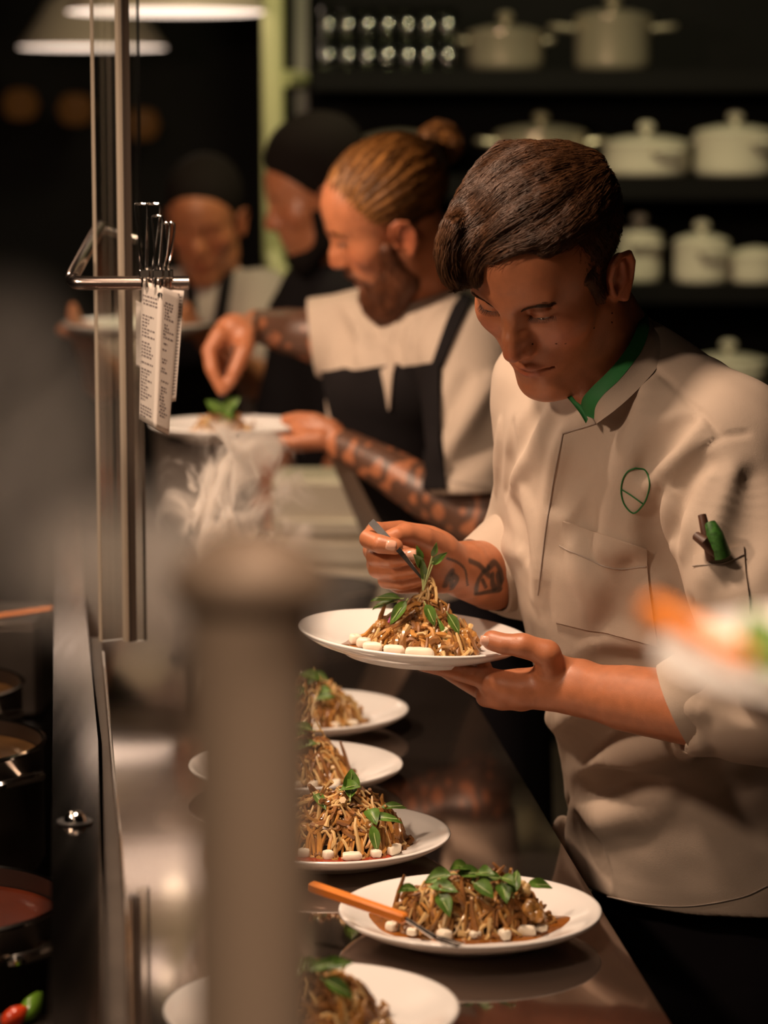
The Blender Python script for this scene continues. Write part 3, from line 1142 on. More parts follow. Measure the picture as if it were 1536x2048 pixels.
onion_sliver(plates[1], (0.02, 0.0, 0.058), 0.014, 1.9, 'pink onion sliver near the top of the fork plate heap', None)
herb(plates[2], (0.02, 0.0, 0.072), (0.1, 0.1, 1), 0.026, 0.019, 'upright round leaf crowning the heap with red sauce', None, up=(0.2, -1, 0.1))
herb(plates[2], (0.055, 0.0, 0.055), (0.9, -0.1, 0.1), 0.028, 0.010, 'narrow leaf at the right shoulder of the heap with red sauce', None)
herb(plates[2], (0.045, -0.04, 0.045), (0.2, -0.3, -0.9), 0.030, 0.012, 'leaf hanging down the front of the heap with red sauce', None, up=(0.1, -1, 0.2))

# orange handled fork lying across the plate rim
fk = empty('orange_fork', W(720, 1810, 2.66), 'orange handled fork resting across the left rim of a plate', 'fork')
a, c = Wz(622, 1772, 0.957), Wz(812, 1838, 0.944)
dirf = unit(c - a)
sidef = unit(np.cross(dirf, (0, 0, 1)))
MB().box((a + c) / 2, (np.linalg.norm(c - a), 0.011, 0.010), np.array([dirf, sidef, np.cross(sidef, dirf) * 1.0]), bevel=0.002).build('handle', ORANGE, fk)
e = c + dirf * 0.034 + np.array([0, 0, -0.008])
MB().tube([c, (c + e) / 2, e], [0.0022, 0.0022, 0.003], 8).build('neck', CHROME, fk)
for k in (-1, 0, 1):
    MB().tube([e + sidef * 0.001 * k, e + dirf * 0.008 + sidef * 0.005 * k, e + dirf * 0.032 + sidef * 0.005 * k + (0, 0, 0.001)], [0.0016, 0.0014, 0.0009], 6).build('tine', CHROME, fk)

# the plate close to the camera, carried in from the right
pc = plate(W(1900, 1300, 1.2) - np.array([0, 0, 0.0275]), 'out of focus white plate cutting in from the right edge')
puddle(pc, (0, 0), 0.07, 0.07, 21, 'the blurred plate at the right edge')
noodles(pc, (-0.012, 0), 0.055, 0.05, 0.03, 120, 22, 'the blurred plate at the right edge')
herb(pc, (-0.082, -0.01, 0.016), (-0.2, 0.3, 0.9), 0.034, 0.022, 'green leaf at the edge of the blurred plate on the right', None)
fk2 = empty('orange_fork', W(1300, 1225, 1.16), 'blurred orange handled fork on the plate at the right edge', 'fork')
a, c = W(1292, 1216, 1.12), W(1500, 1330, 1.085)
dirf = unit(c - a)
sidef = unit(np.cross(dirf, (0, 0, 1)))
MB().box((a + c) / 2, (np.linalg.norm(c - a), 0.011, 0.010), np.array([dirf, sidef, np.cross(sidef, dirf)]), bevel=0.002).build('handle', ORANGE, fk2)
e = c + dirf * 0.03
MB().tube([c, e], [0.0022, 0.003], 8).build('neck', CHROME, fk2)
for k in (-1, 0, 1):
    MB().tube([e, e + dirf * 0.008 + sidef * 0.005 * k, e + dirf * 0.03 + sidef * 0.005 * k], [0.0016, 0.0014, 0.0009], 6).build('tine', CHROME, fk2)

# steel post out of focus in front of the plates
q = W(500, 1125, 1.15)
sp_ = empty('steel_post', (q[0], q[1], ZC), 'tall out of focus steel post with a flared cap, in front of the plates', 'post')
SATIN = mat('satin_steel', (0.46, 0.35, 0.26), 0.6, 0.25, 0.06, 6)
MB().lathe((q[0], q[1], ZC), [(0.05, 0), (0.05, 0.006), (0.028, 0.012), (0.0262, 0.03), (0.0262, q[2] - ZC - 0.03), (0.028, q[2] - ZC - 0.012)], 40).build('shaft', SATIN, sp_)
MB().lathe((q[0], q[1], q[2] - 0.014), [(0.028, -0.006), (0.034, 0.0), (0.035, 0.004), (0.0325, 0.012), (0.026, 0.020), (0.016, 0.026), (0.001, 0.029)], 40).build('cap', mat('cap_steel', (0.24, 0.175, 0.125), 0.55, 0.2), sp_)

# ------------------------------------------------------------------ stove side: pots of sauce beyond the ledge
stove = MB().box((-0.98, 2.9, 0.40), (0.90, 3.4, 0.80), bevel=0.01).build('stove', BLACK, smooth=False)
stove.location = (0, 0, 0)
tag(stove, 'black range top left of the steel ledge, carrying the sauce pots', 'stove')
RUST = mat('tomato_sauce', (0.060, 0.010, 0.003), 0.25, noise=0.3, nscale=20)
BROTH = mat('brown_broth', (0.060, 0.028, 0.008), 0.25, noise=0.3, nscale=20)


def sauce_pot(px, py, z, R, m, label, H=None, tongs=False):
    c = Wz(px, py, z)
    H = z - 0.80
    c0 = np.array([c[0], c[1], 0.8005])
    o = empty('sauce_pot', c0, label, 'pot', 'sauce pots on the range')
    MB().lathe(c0, [(R * 0.96, 0), (R, 0.01), (R, H - 0.004), (R * 1.02, H), (R * 0.985, H), (R * 0.97, 0.012), (0.001, 0.01)], 64).build('body', DARKSTEEL, o)
    MB().lathe(c0, [(R * 1.02, H - 0.003), (R * 1.03, H), (R * 1.0, H + 0.002), (R * 0.985, H), (R * 1.02, H - 0.003)], 64, caps=False).build('rim', CHROME, o)
    s = MB().lathe(c0, [(R * 0.972, H * 0.88), (R * 0.5, H * 0.885), (0.001, H * 0.885)], 48).build('sauce', m)
    tag(s, 'sauce in the ' + label, 'sauce', None, 'stuff')
    pts = [c0 + (R * 0.96 * math.cos(-0.9), R * 0.96 * math.sin(-0.9), H * 0.8), c0 + ((R + 0.03) * math.cos(-0.9), (R + 0.03) * math.sin(-0.9), H * 0.85), c0 + ((R + 0.03) * math.cos(-0.5), (R + 0.03) * math.sin(-0.5), H * 0.85), c0 + (R * 0.96 * math.cos(-0.5), R * 0.96 * math.sin(-0.5), H * 0.8)]
    MB().tube(spline(pts, 16), 0.006, 8).build('handle', CHROME, o)
    return c0


sauce_pot(-135, 1800, 0.955, 0.128, RUST, 'dark pot of red sauce nearest the camera, left of the ledge')
sauce_pot(-150, 1484, 0.955, 0.145, BROTH, 'middle dark pot of brown sauce, left of the ledge')
sauce_pot(-170, 1368, 0.955, 0.145, BROTH, 'rearmost dark sauce pot left of the ledge')
q = Wz(40, 1228, 0.97)
tr = empty('oven_tray', (q[0] - 0.06, q[1], 0.8), 'steel tray with an orange rim standing beyond the sauce pots', 'tray')
MB().box((q[0] - 0.14, q[1] + 0.1, 0.88), (0.34, 0.2, 0.15), bevel=0.01).build('body', DARKSTEEL, tr)
MB().tube([W(-30, 1236, q[1]), W(104, 1217, q[1])], 0.004, 8).build('rim', mat('copper_rim', (0.6, 0.2, 0.06), 0.35, 0.6), tr)
c = Wz(38, 2012, 0.90)
for k, (dx, col, lab, rot) in enumerate(((0.0, (0.6, 0.05, 0.01), 'red chili lying at the lower left corner', 0.4), (0.012, (0.12, 0.25, 0.02), 'green chili lying at the lower left corner', 1.0))):
    pts = [c + np.array([dx + 0.02 * t * math.cos(rot), -0.03 + 0.03 * k + 0.06 * t * math.sin(rot), 0.004 * math.sin(3 * t)]) for t in np.linspace(-0.5, 0.5, 8)]
    tag(MB().tube(pts, [0.003, 0.007, 0.009, 0.0095, 0.009, 0.007, 0.005, 0.002], 10).build('chili_pepper', mat('chili%d' % k, col, 0.25)), lab, 'chili')
tag(MB().box((c[0], c[1] - 0.035, 0.845), (0.11, 0.10, 0.088), bevel=0.005).build('steel_container', DARKSTEEL), 'dark container under the chilies at the lower left corner', 'container')

# ------------------------------------------------------------------ far end of the pass
blk = empty('drawer_block', (0.0, 5.0, 0), 'pale steel drawer unit behind the raised fork hand', 'drawer unit')
GREYS = mat('pale_steel', (0.68, 0.60, 0.47), 0.4, 0.2, 0.06, 6)
z1 = W(700, 965, 5.0)[2]
xa, xb = W(540, 1000, 5.0)[0], W(900, 1000, 5.0)[0]
MB().box(((xa + xb) / 2, 5.145, z1 / 2), (xb - xa, 0.19, z1), bevel=0.01).build('body', GREYS, blk)
for k, (ya, yb) in enumerate(((1040, 1072), (1086, 1130), (1144, 1200))):
    za, zb = W(700, ya, 5.04)[2], W(700, yb, 5.04)[2]
    MB().box(((xa + xb) / 2, 5.045, (za + zb) / 2), (xb - xa - 0.02, 0.02, za - zb), bevel=0.004).build('drawer', GREYS, blk)
q = np.array([-0.112, 4.47, 0])
pan = empty('frying_pan', (q[0], q[1], ZC), 'black frying pan with a shiny rim behind the held plate', 'pan')
MB().lathe((q[0], q[1], ZC + 0.0005), [(0.08, 0), (0.085, 0.004), (0.105, 0.05), (0.107, 0.05), (0.102, 0.047), (0.08, 0.008), (0.001, 0.006)], 48).build('body', BLACK, pan)
MB().lathe((q[0], q[1], ZC + 0.0005), [(0.105, 0.049), (0.108, 0.0505), (0.106, 0.052), (0.103, 0.0505), (0.105, 0.049)], 48, caps=False).build('rim', CHROME, pan)
MB().tube([np.array([q[0] - 0.104, q[1] - 0.01, ZC + 0.042]), np.array([q[0] - 0.16, q[1] - 0.03, ZC + 0.055]), np.array([q[0] - 0.24, q[1] - 0.06, ZC + 0.06])], 0.009, 10).build('handle', BLACK, pan)
# ------------------------------------------------------------------ people: shared anatomy
SKIN = mat('skin', (0.42, 0.152, 0.068), 0.42, noise=0.10, nscale=70, bump=0.12, bscale=900, sss=0.12, attr=True)
COTTON = mat('white_cotton', (0.48, 0.378, 0.298), 0.8, noise=0.05, nscale=9, bump=0.25, bscale=1400)
GREEN = mat('green_trim', (0.012, 0.14, 0.030), 0.7, bump=0.2, bscale=1400)
NAVY = mat('navy_cloth', (0.010, 0.008, 0.010), 0.85, spec=0.1)
APRON = mat('apron_cloth', (0.010, 0.008, 0.0085), 0.85, spec=0.1, noise=0.1, nscale=10)
HAIR1 = mat('dark_brown_hair', (0.062, 0.025, 0.009), 0.5, noise=0.4, nscale=60, spec=0.25)
HAIR2 = mat('copper_hair', (0.16, 0.064, 0.015), 0.5, noise=0.5, nscale=30, spec=0.3)
HAIR3 = mat('black_hair', (0.009, 0.006, 0.005), 0.85, spec=0.1)
HAIR2A = mat('copper_hair_locks', (0.27, 0.112, 0.026), 0.5, spec=0.3, attr=True)
BEARD = mat('copper_beard', (0.11, 0.032, 0.008), 0.6, noise=0.3, nscale=60)
EYEM = mat('eye_white', (0.45, 0.40, 0.37), 0.2)
IRIS = mat('eye_iris', (0.06, 0.045, 0.03), 0.15)
LASH = mat('lash', (0.02, 0.012, 0.008), 0.6)
NAIL = mat('finger_nail', (0.62, 0.34, 0.24), 0.22)


def add_head(f, T, R, sc=1.0, beardy=False, jaw=1.0):
    A = np.array(R).T                      # rows: the head's own axes in world space
    E = lambda c, r, k=0.02, mode='+', ax=None: f.ell(T(c), np.array(r) * sc, A if ax is None else ax @ A, k * sc, mode)
    C = lambda a, b, ra, rb=None, k=0.012, mode='+': f.cap(T(a), T(b), ra * sc, (ra if rb is None else rb) * sc, k * sc, mode)
    E((0, -0.014, 0.060), (0.074, 0.096, 0.078))
    E((0, 0.030, 0.058), (0.060, 0.062, 0.062), 0.03)
    E((0, 0.034, -0.002), (0.058, 0.052, 0.075), 0.03)
    E((0, 0.030, -0.056), (0.052 * jaw, 0.050, 0.042), 0.03)
    E((0, 0.073, -0.089), (0.021, 0.017, 0.017), 0.025)
    for s in (-1, 1):
        E((s * 0.043, 0.052, -0.004), (0.021, 0.022, 0.018), 0.03)
        C((s * 0.052 * jaw, 0.000, -0.030), (s * 0.046 * jaw, 0.012, -0.066), 0.016, 0.014, 0.03)
        C((s * 0.046 * jaw, 0.012, -0.066), (s * 0.014, 0.066, -0.095), 0.013, 0.012, 0.03)
        C((s * 0.010, 0.086, 0.044), (s * 0.040, 0.074, 0.046), 0.0075, 0.007, 0.016)
    for s in (-1, 1):
        E((s * 0.030, 0.092, 0.031), (0.0165, 0.013, 0.0105), 0.014, '-')
    # eyelids: upper nearly closed over the ball, then the lower rim
    for s in (-1, 1):
        E((s * 0.0305, 0.0735, 0.0335), (0.0148, 0.0125, 0.0118), 0.004)
        lid = [(s * (0.0305 + 0.0150 * u), 0.0855 - 0.0085 * u * u - 0.0020 * u, 0.0275 - 0.003 * u * u) for u in np.linspace(-1, 1, 7)]
        f.chain([T(p) for p in lid], 0.0014 * sc, 0.0022 * sc)
        low = [(s * (0.0305 + 0.0140 * u), 0.0838 - 0.0085 * u * u - 0.0020 * u, 0.0220 + 0.002 * u * u) for u in np.linspace(-1, 1, 7)]
        f.chain([T(p) for p in low], 0.0018 * sc, 0.004 * sc)
        slit = [(s * (0.0305 + 0.0125 * u), 0.0872 - 0.0085 * u * u - 0.0020 * u, 0.0246 - 0.0005 * u * u) for u in np.linspace(-1, 1, 7)]
        f.chain([T(p) for p in slit], 0.0016 * sc, 0.0015 * sc, '-')
        crease = [(s * (0.0305 + 0.0155 * u), 0.0868 - 0.010 * u * u - 0.0025 * u, 0.0400 - 0.004 * u * u) for u in np.linspace(-1, 1, 7)]
        f.chain([T(p) for p in crease], 0.0009 * sc, 0.003 * sc, '-')
    # nose
    C((0, 0.085, 0.036), (0, 0.1035, 0.004), 0.0068, 0.0085, 0.014)
    C((0, 0.1035, 0.004), (0, 0.1085, -0.009), 0.0085, 0.0105, 0.008)
    E((0, 0.105, -0.014), (0.009, 0.009, 0.007), 0.006)
    for s in (-1, 1):
        E((s * 0.0090, 0.0920, -0.0040), (0.0080, 0.0100, 0.0130), 0.010)
        E((s * 0.0125, 0.0955, -0.0145), (0.0062, 0.0095, 0.0078), 0.007)
        E((s * 0.0062, 0.1015, -0.0225), (0.0034, 0.0052, 0.0034), 0.003, '-')
    C((0, 0.100, -0.018), (0, 0.092, -0.026), 0.0055, 0.006, 0.006)
    # mouth
    E((0, 0.068, -0.044), (0.031, 0.023, 0.026), 0.02)
    up = [(-0.0255, 0.0790, -0.0490), (-0.015, 0.0900, -0.0455), (-0.005, 0.0950, -0.0420), (0, 0.0945, -0.0430), (0.005, 0.0950, -0.0420), (0.015, 0.0900, -0.0455), (0.0255, 0.0790, -0.0490)]
    f.chain([T(p) for p in up], np.array([0.002, 0.0038, 0.0046, 0.0044, 0.0046, 0.0038, 0.002]) * sc, 0.005 * sc)
    lo = [(-0.022, 0.0800, -0.0530), (-0.011, 0.0895, -0.0555), (0, 0.0920, -0.0565), (0.011, 0.0895, -0.0555), (0.022, 0.0800, -0.0530)]
    f.chain([T(p) for p in lo], np.array([0.0022, 0.0042, 0.0048, 0.0042, 0.0022]) * sc, 0.005 * sc)
    ml = [(-0.0270, 0.0815, -0.0498), (-0.013, 0.0945, -0.0490), (0, 0.0995, -0.0484), (0.013, 0.0945, -0.0490), (0.0270, 0.0815, -0.0498)]
    f.chain([T(p) for p in ml], 0.0022 * sc, 0.002 * sc, '-')
    C((-0.010, 0.0760, -0.0680), (0.010, 0.0760, -0.0680), 0.0090, 0.0090, 0.012)
    # ears
    for s in (-1, 1):
        ax = np.array([[0.92 * s, 0.38, 0.0], [-0.36 * s, 0.90, 0.22], [0.08 * s, -0.22, 0.97]])
        ax = np.array([unit(a) for a in ax])
        E((s * 0.0765, -0.012, 0.004), (0.0065, 0.0165, 0.030), 0.006, '+', ax)
        hel = [(0.077, 0.006, 0.004), (0.079, 0.007, 0.018), (0.083, 0.000, 0.032), (0.087, -0.012, 0.036), (0.089, -0.026, 0.028), (0.088, -0.030, 0.012), (0.084, -0.024, -0.008), (0.079, -0.010, -0.024)]
        f.chain([T((s * x, y, z)) for x, y, z in hel], np.array([0.0026, 0.0032, 0.0035, 0.0036, 0.0036, 0.0034, 0.0034, 0.0052]) * sc, 0.004 * sc)
        E((s * 0.0865, -0.011, 0.010), (0.0062, 0.0085, 0.0165), 0.003, '-', ax)
        E((s * 0.0835, -0.004, -0.001), (0.0075, 0.006, 0.009), 0.003, '-', ax)
        C((s * 0.0805, -0.017, -0.004), (s * 0.0835, -0.018, 0.022), 0.0026, 0.0024, 0.003)
        C((s * 0.0760, 0.006, -0.002), (s * 0.0765, 0.004, -0.008), 0.0042, 0.004, 0.004)


def head_pigment(V, T, R, sc=1.0, stubble=0.25, flush=1.0):
    """Lip colour, ear and cheek colour, stubble: what the skin itself has."""
    L = ((V - np.array(T((0, 0, 0)))) @ np.array(R)) / sc
    c = np.ones((len(V), 3))
    g = lambda p, s: np.exp(-(((L - np.array(p)) / np.array(s)) ** 2).sum(1))
    lip = np.clip(g((0, 0.094, -0.0455), (0.020, 0.02, 0.0045)) + g((0, 0.092, -0.0565), (0.016, 0.02, 0.0055)), 0, 1)
    c *= 1 - lip[:, None] * np.array([0.12, 0.42, 0.36])
    ck = np.clip(g((0.042, 0.066, -0.008), (0.022, 0.03, 0.020)) + g((-0.042, 0.066, -0.008), (0.022, 0.03, 0.020)) + g((0, 0.11, -0.012), (0.014, 0.02, 0.014)), 0, 1) * flush
    c *= 1 - ck[:, None] * np.array([0.02, 0.20, 0.20])
    er = np.clip(g((0.085, -0.012, 0.008), (0.014, 0.03, 0.04)) + g((-0.085, -0.012, 0.008), (0.014, 0.03, 0.04)), 0, 1)
    c *= 1 - er[:, None] * np.array([0.0, 0.22, 0.22])
    st = np.clip(g((0, 0.07, -0.075), (0.05, 0.05, 0.022)) + 0.6 * g((0, 0.09, -0.034), (0.022, 0.02, 0.008)), 0, 1) * stubble * (1 - lip)
    c *= 1 - st[:, None] * np.array([0.5, 0.45, 0.4])
    return c


def brows(T, R, sc, parent, m, f, tilt=0.0, th=1.0):
    r = np.random.default_rng(3)
    for s in (-1, 1):
        u = r.uniform(0, 1, 170)
        w = (1 - 0.55 * u) * th
        B = np.array([T((s * (0.011 + 0.035 * a), 0.088 - 0.012 * a, 0.0415 + 0.0065 * math.sin(a * 2.5) + tilt * a + z * 0.0018 * q)) for a, q, z in zip(u, w, r.normal(size=170))])
        B = f.snap(B, 0.0002, 3)
        D = np.array([np.array(R) @ unit((s * (0.5 + 0.5 * a), -0.3 * a, 0.7 - 1.0 * a)) for a in u]) * 0.0075 * sc
        E = f.snap(B + D, 0.0010, 2)
        strand_mesh(np.stack([B, (B + E) / 2 + (E - B) * 0.02, E], 1), 0.00055, 'eyebrow', m, parent)


def eyes(T, R, sc, parent):
    for s in (-1, 1):
        mb = MB()
        A = np.array(R).T
        mb.lathe(T((s * 0.0305, 0.0735, 0.0260)), [(0.0111 * sc * math.sin(a), -0.0111 * sc * math.cos(a)) for a in np.linspace(0.02, 3.12, 20)], 24)
        mb.build('eyeball', EYEM, parent)
        c = np.array(T((s * 0.0305, 0.0735, 0.0260)))
        d = np.array(R) @ unit((0, 0.93, -0.30))
        b = MB().lathe(c + d * 0.0098 * sc, [(0.0058 * sc, 0.0), (0.0045 * sc, 0.0010 * sc), (0.002 * sc, 0.0017 * sc), (0.0001, 0.0018 * sc)], 20, ax=np.array([unit(np.cross(d, (0, 0, 1))), unit(np.cross(np.cross(d, (0, 0, 1)), d)), d]))
        b.build('iris', IRIS, parent)
        r = np.random.default_rng(8)
        mb = MB()
        for u in np.linspace(-1, 1, 26):
            p = np.array(T((s * (0.0305 + 0.0150 * u), 0.0868 - 0.0085 * u * u - 0.0020 * u, 0.0270 - 0.003 * u * u)))
            d = np.array(R) @ unit((s * 0.5 * u, 0.8, -0.55 + 0.1 * r.normal()))
            d2 = np.array(R) @ unit((s * 0.6 * u, 0.9, -0.1))
            mb.tube([p, p + d * 0.003 * sc, p + d * 0.004 * sc + d2 * 0.0025 * sc], [0.0003, 0.00028, 0.0001], 4)
        mb.build('eyelashes', LASH, parent)


def strands(f, roots, dirfn, L, steps=7, r0=0.0005, off=0.0012, seed=0, lift=0.004, wav_=0.0015):
    """Locks of hair that follow a direction over the surface of f."""
    r = np.random.default_rng(seed)
    P = np.array(roots)
    n = len(P)
    Ls = np.asarray(L) * r.uniform(0.6, 1.25, n) if np.isscalar(L) else np.asarray(L)
    P = f.snap(P, off, 2)
    path = [P]
    ph = r.uniform(0, 6.28, n)
    for s in range(steps):
        D = dirfn(P)
        D = D + 0.12 * r.normal(size=D.shape)
        g = f.grad(P)
        D = D - g * (D * g).sum(1)[:, None] * 0.9
        D /= np.linalg.norm(D, axis=1)[:, None] + 1e-9
        P = P + D * (Ls / steps)[:, None]
        u = (s + 1) / steps
        o = off + r.uniform(0, 1, n) * lift * u
        P = P - g * ((f.ev(P) - o) * 0.8)[:, None]
        path.append(P)
    return np.stack(path, 1)


def strand_mesh(paths, r0, name, m, parent, jitter=0.3, seed=0, append=None):
    """All locks as one mesh of fine three sided tubes."""
    r = np.random.default_rng(seed)
    n, s, _ = paths.shape
    T = np.gradient(paths, axis=1)
    T /= np.linalg.norm(T, axis=2)[:, :, None] + 1e-9
    ref = np.broadcast_to(unit(r.normal(size=3)), T.shape)
    N = np.cross(T, ref)
    N /= np.linalg.norm(N, axis=2)[:, :, None] + 1e-9
    B = np.cross(T, N)
    prof = np.interp(np.linspace(0, 1, s), [0, 0.15, 0.7, 1], [0.7, 1, 0.9, 0.15])
    rad = r0 * (1 + jitter * r.normal(size=n)).clip(0.4, 2)[:, None] * prof[None]
    V = []
    for a in (0, 2.094, 4.189):
        V.append(paths + (N * math.cos(a) + B * math.sin(a)) * rad[:, :, None])
    V = np.stack(V, 2).reshape(-1, 3)
    base = (np.arange(n) * s * 3)[:, None, None]
    i = (np.arange(s - 1) * 3)[None, :, None]
    k = np.arange(3)[None, None, :]
    j = (k + 1) % 3
    Q = np.stack([base + i + k, base + i + j, base + i + 3 + j, base + i + 3 + k], -1).reshape(-1, 4)
    return link_mesh(name, V, Q.tolist(), m, parent)


def nail(parent, c, d, n, w=0.010, L=0.012):
    """A finger nail: centre, direction to the tip, outward normal."""
    d, n = unit(d), unit(n)
    n = unit(n - d * (n @ d))
    s = np.cross(d, n)
    vs, fs = [], []
    for lay in (0, 1):
        for i in range(6):
            u = i / 5 * 2 - 1
            for j in range(7):
                t = j / 6 * 2 - 1
                ww = w / 2 * (1 - 0.18 * abs(u) ** 3)
                vs.append(np.asarray(c) + d * u * L / 2 + s * t * ww - n * (0.0024 * t * t + 0.0006 * u * u) + n * (0.0005 * lay))
    for i in range(5):
        for j in range(6):
            a = i * 7 + j
            fs.append((42 + a, 42 + a + 1, 42 + a + 8, 42 + a + 7))
            fs.append((a + 7, a + 8, a + 1, a))
    bd = [j for j in range(7)] + [i * 7 + 6 for i in range(1, 6)] + [35 + j for j in range(5, -1, -1)] + [i * 7 for i in range(4, 0, -1)]
    for i in range(len(bd)):
        a, b = bd[i], bd[(i + 1) % len(bd)]
        fs.append((a, b, b + 42, a + 42))
    return link_mesh('finger_nail', vs, fs, NAIL, parent)


def patch(f, Lft, Rgt, nu, nv, off, th, name, m, parent, **kw):
    """A cloth piece laid on the surface of f between two pixel edges (left and right, from top to bottom)."""
    Lc, Rc = spline(np.array(Lft, float), nv), spline(np.array(Rgt, float), nv)
    return patch_grid(f, np.array([[Lc[j] + (Rc[j] - Lc[j]) * i / (nu - 1) for i in range(nu)] for j in range(nv)]), off, th, name, m, parent, **kw)


def patch_grid(f, G, off, th, name, m, parent, d0=2.4, d1=3.8, bulge=0.0, edge_in=0.0015):
    nv, nu = G.shape[:2]
    P = f.hits(G.reshape(-1, 2), d0=d0, d1=d1)
    N = f.grad(P, 0.004)
    u = np.tile(np.linspace(-1, 1, nu), nv)
    v = np.repeat(np.linspace(-1, 1, nv), nu)
    bl = bulge * (1 - u ** 2) * (1 - v ** 2)
    top = P + N * (off + bl)[:, None]
    bot = P + N * (off - th)
    V = np.vstack([top, bot])
    o = nu * nv
    fs = []
    for j in range(nv - 1):
        for i in range(nu - 1):
            a = j * nu + i
            fs.append((a, a + nu, a + nu + 1, a + 1))
            fs.append((o + a + 1, o + a + nu + 1, o + a + nu, o + a))
    bd = [i for i in range(nu)] + [j * nu + nu - 1 for j in range(1, nv)] + [(nv - 1) * nu + i for i in range(nu - 2, -1, -1)] + [j * nu for j in range(nv - 2, 0, -1)]
    for i in range(len(bd)):
        a, b = bd[i], bd[(i + 1) % len(bd)]
        fs.append((b, a, a + o, b + o))
    # the patch must face the viewer's side
    ob = link_mesh(name, V, fs, m, parent)
    try:
        ob.data.set_sharp_from_angle(angle=math.radians(50))
    except Exception:
        pass
    return ob


def seam(f, px, r, name, m, parent, off=0.0003, n=40, d0=2.4, d1=3.8, closed=False):
    P = spline(np.array([(x, y, 0) for x, y in px], float), n)[:, :2]
    Q = f.hits(P, d0=d0, d1=d1)
    Q = Q + f.grad(Q, 0.003) * off
    return MB().tube(Q, r, 6, closed=closed).build(name, m, parent)
# ------------------------------------------------------------------ the dark haired cook plating the held dish
R1 = [[-0.8551, -0.4441, -0.2676], [0.5093, -0.6228, -0.5939], [0.0971, -0.6441, 0.7587]]
T1, _ = posed(R1, (0.1838, 2.985, 1.5422))
A1 = np.array(R1).T
hero = empty('person', (0.36, 3.12, 0), 'person with short brown hair and white jacket with green collar, holding a plate', 'person', 'cooks behind the pass')

fh = Field()                                    # head alone, to lay hair on
add_head(fh, T1, R1)
body = Field()
add_head(body, T1, R1)
neck0, neck1 = T1((0, -0.030, -0.045)), W(1262, 790, 3.08)
body.cap(neck0, neck1, 0.054, 0.062, 0.03)
body.cap(T1((-0.030, 0.0, -0.06)), W(1203, 792, 3.0), 0.030, 0.024, 0.03)
# slim core under the clothes, down to the feet
SHL, SHR = W(1458, 905, 2.93), W(1110, 775, 3.20)
PEL = W(1445, 1760, 3.16)
body.chain([neck1, W(1330, 1250, 3.12), PEL], [0.055, 0.07, 0.08], 0.03)
body.cap(neck1, SHL, 0.045, 0.045, 0.03)
body.cap(neck1, SHR, 0.045, 0.045, 0.03)
LEFTV = np.array([0.64, -0.77, 0])
for s in (-1, 1):
    hip = PEL + LEFTV * 0.09 * s - (0, 0, 0.03)
    foot = np.array([hip[0], hip[1], 0.08])
    body.chain([hip, (hip + foot) / 2 + (-0.01, 0, 0), foot, foot + (-0.15, -0.08, -0.03)], [0.07, 0.05, 0.035, 0.03], 0.02)
# left arm and hand, under the plate
ELL, WRL = W(1560, 1425, 2.80), W(1120, 1370, 2.945)
body.cap(SHL, ELL, 0.048, 0.044, 0.02)
body.chain([ELL, W(1400, 1420, 2.84), W(1250, 1396, 2.90), WRL], [0.042, 0.0405, 0.036, 0.0235], 0.02)
body.cap(W(1160, 1352, 2.94), W(1115, 1345, 2.945), 0.016, 0.015, 0.02)
body.cap(W(1165, 1396, 2.93), W(1080, 1392, 2.945), 0.014, 0.013, 0.02)
body.ell(W(1045, 1372, 2.965), (0.046, 0.030, 0.020), np.array([unit((1, -0.1, 0.05)), unit((0.1, 1, -0.15)), unit((-0.05, 0.15, 1))]), 0.02)
# thumb over the rim
body.chain([W(1105, 1345, 2.945), W(1092, 1306, 2.925), W(1046, 1291, 2.925)], [0.0165, 0.0148, 0.0125], 0.012)
body.chain([W(1046, 1291, 2.925), W(1008, 1288, 2.93), W(984, 1281, 2.937)], [0.0122, 0.0118, 0.0112], 0.006)
# fingers under the plate
body.chain([W(1040, 1385, 2.95), W(980, 1360, 2.955)], [0.016, 0.0125], 0.012)
body.chain([W(980, 1360, 2.955), W(918, 1344, 2.985), W(876, 1334, 3.0), W(844, 1329, 3.01)], [0.0118, 0.0102, 0.0092, 0.0078], 0.006)
body.chain([W(1040, 1392, 2.965), W(978, 1388, 2.985)], [0.016, 0.0125], 0.012)
body.chain([W(978, 1388, 2.985), W(925, 1358, 3.03), W(890, 1338, 3.05), W(862, 1330, 3.06)], [0.0118, 0.0105, 0.0095, 0.008], 0.005)
body.chain([W(1030, 1390, 3.0), W(985, 1384, 3.02), W(945, 1352, 3.06), W(920, 1334, 3.085)], [0.014, 0.0112, 0.0095, 0.008], 0.005)
body.chain([W(1040, 1380, 3.02), W(1005, 1370, 3.05), W(972, 1345, 3.08), W(966, 1326, 3.085)], [0.013, 0.0105, 0.0092, 0.0082], 0.005)
body.cap(W(1000, 1400, 2.96), W(970, 1396, 2.975), 0.010, 0.008, 0.012)
body.chain([W(1098, 1312, 2.922), W(1102, 1330, 2.925)], [0.010, 0.010], 0.012)
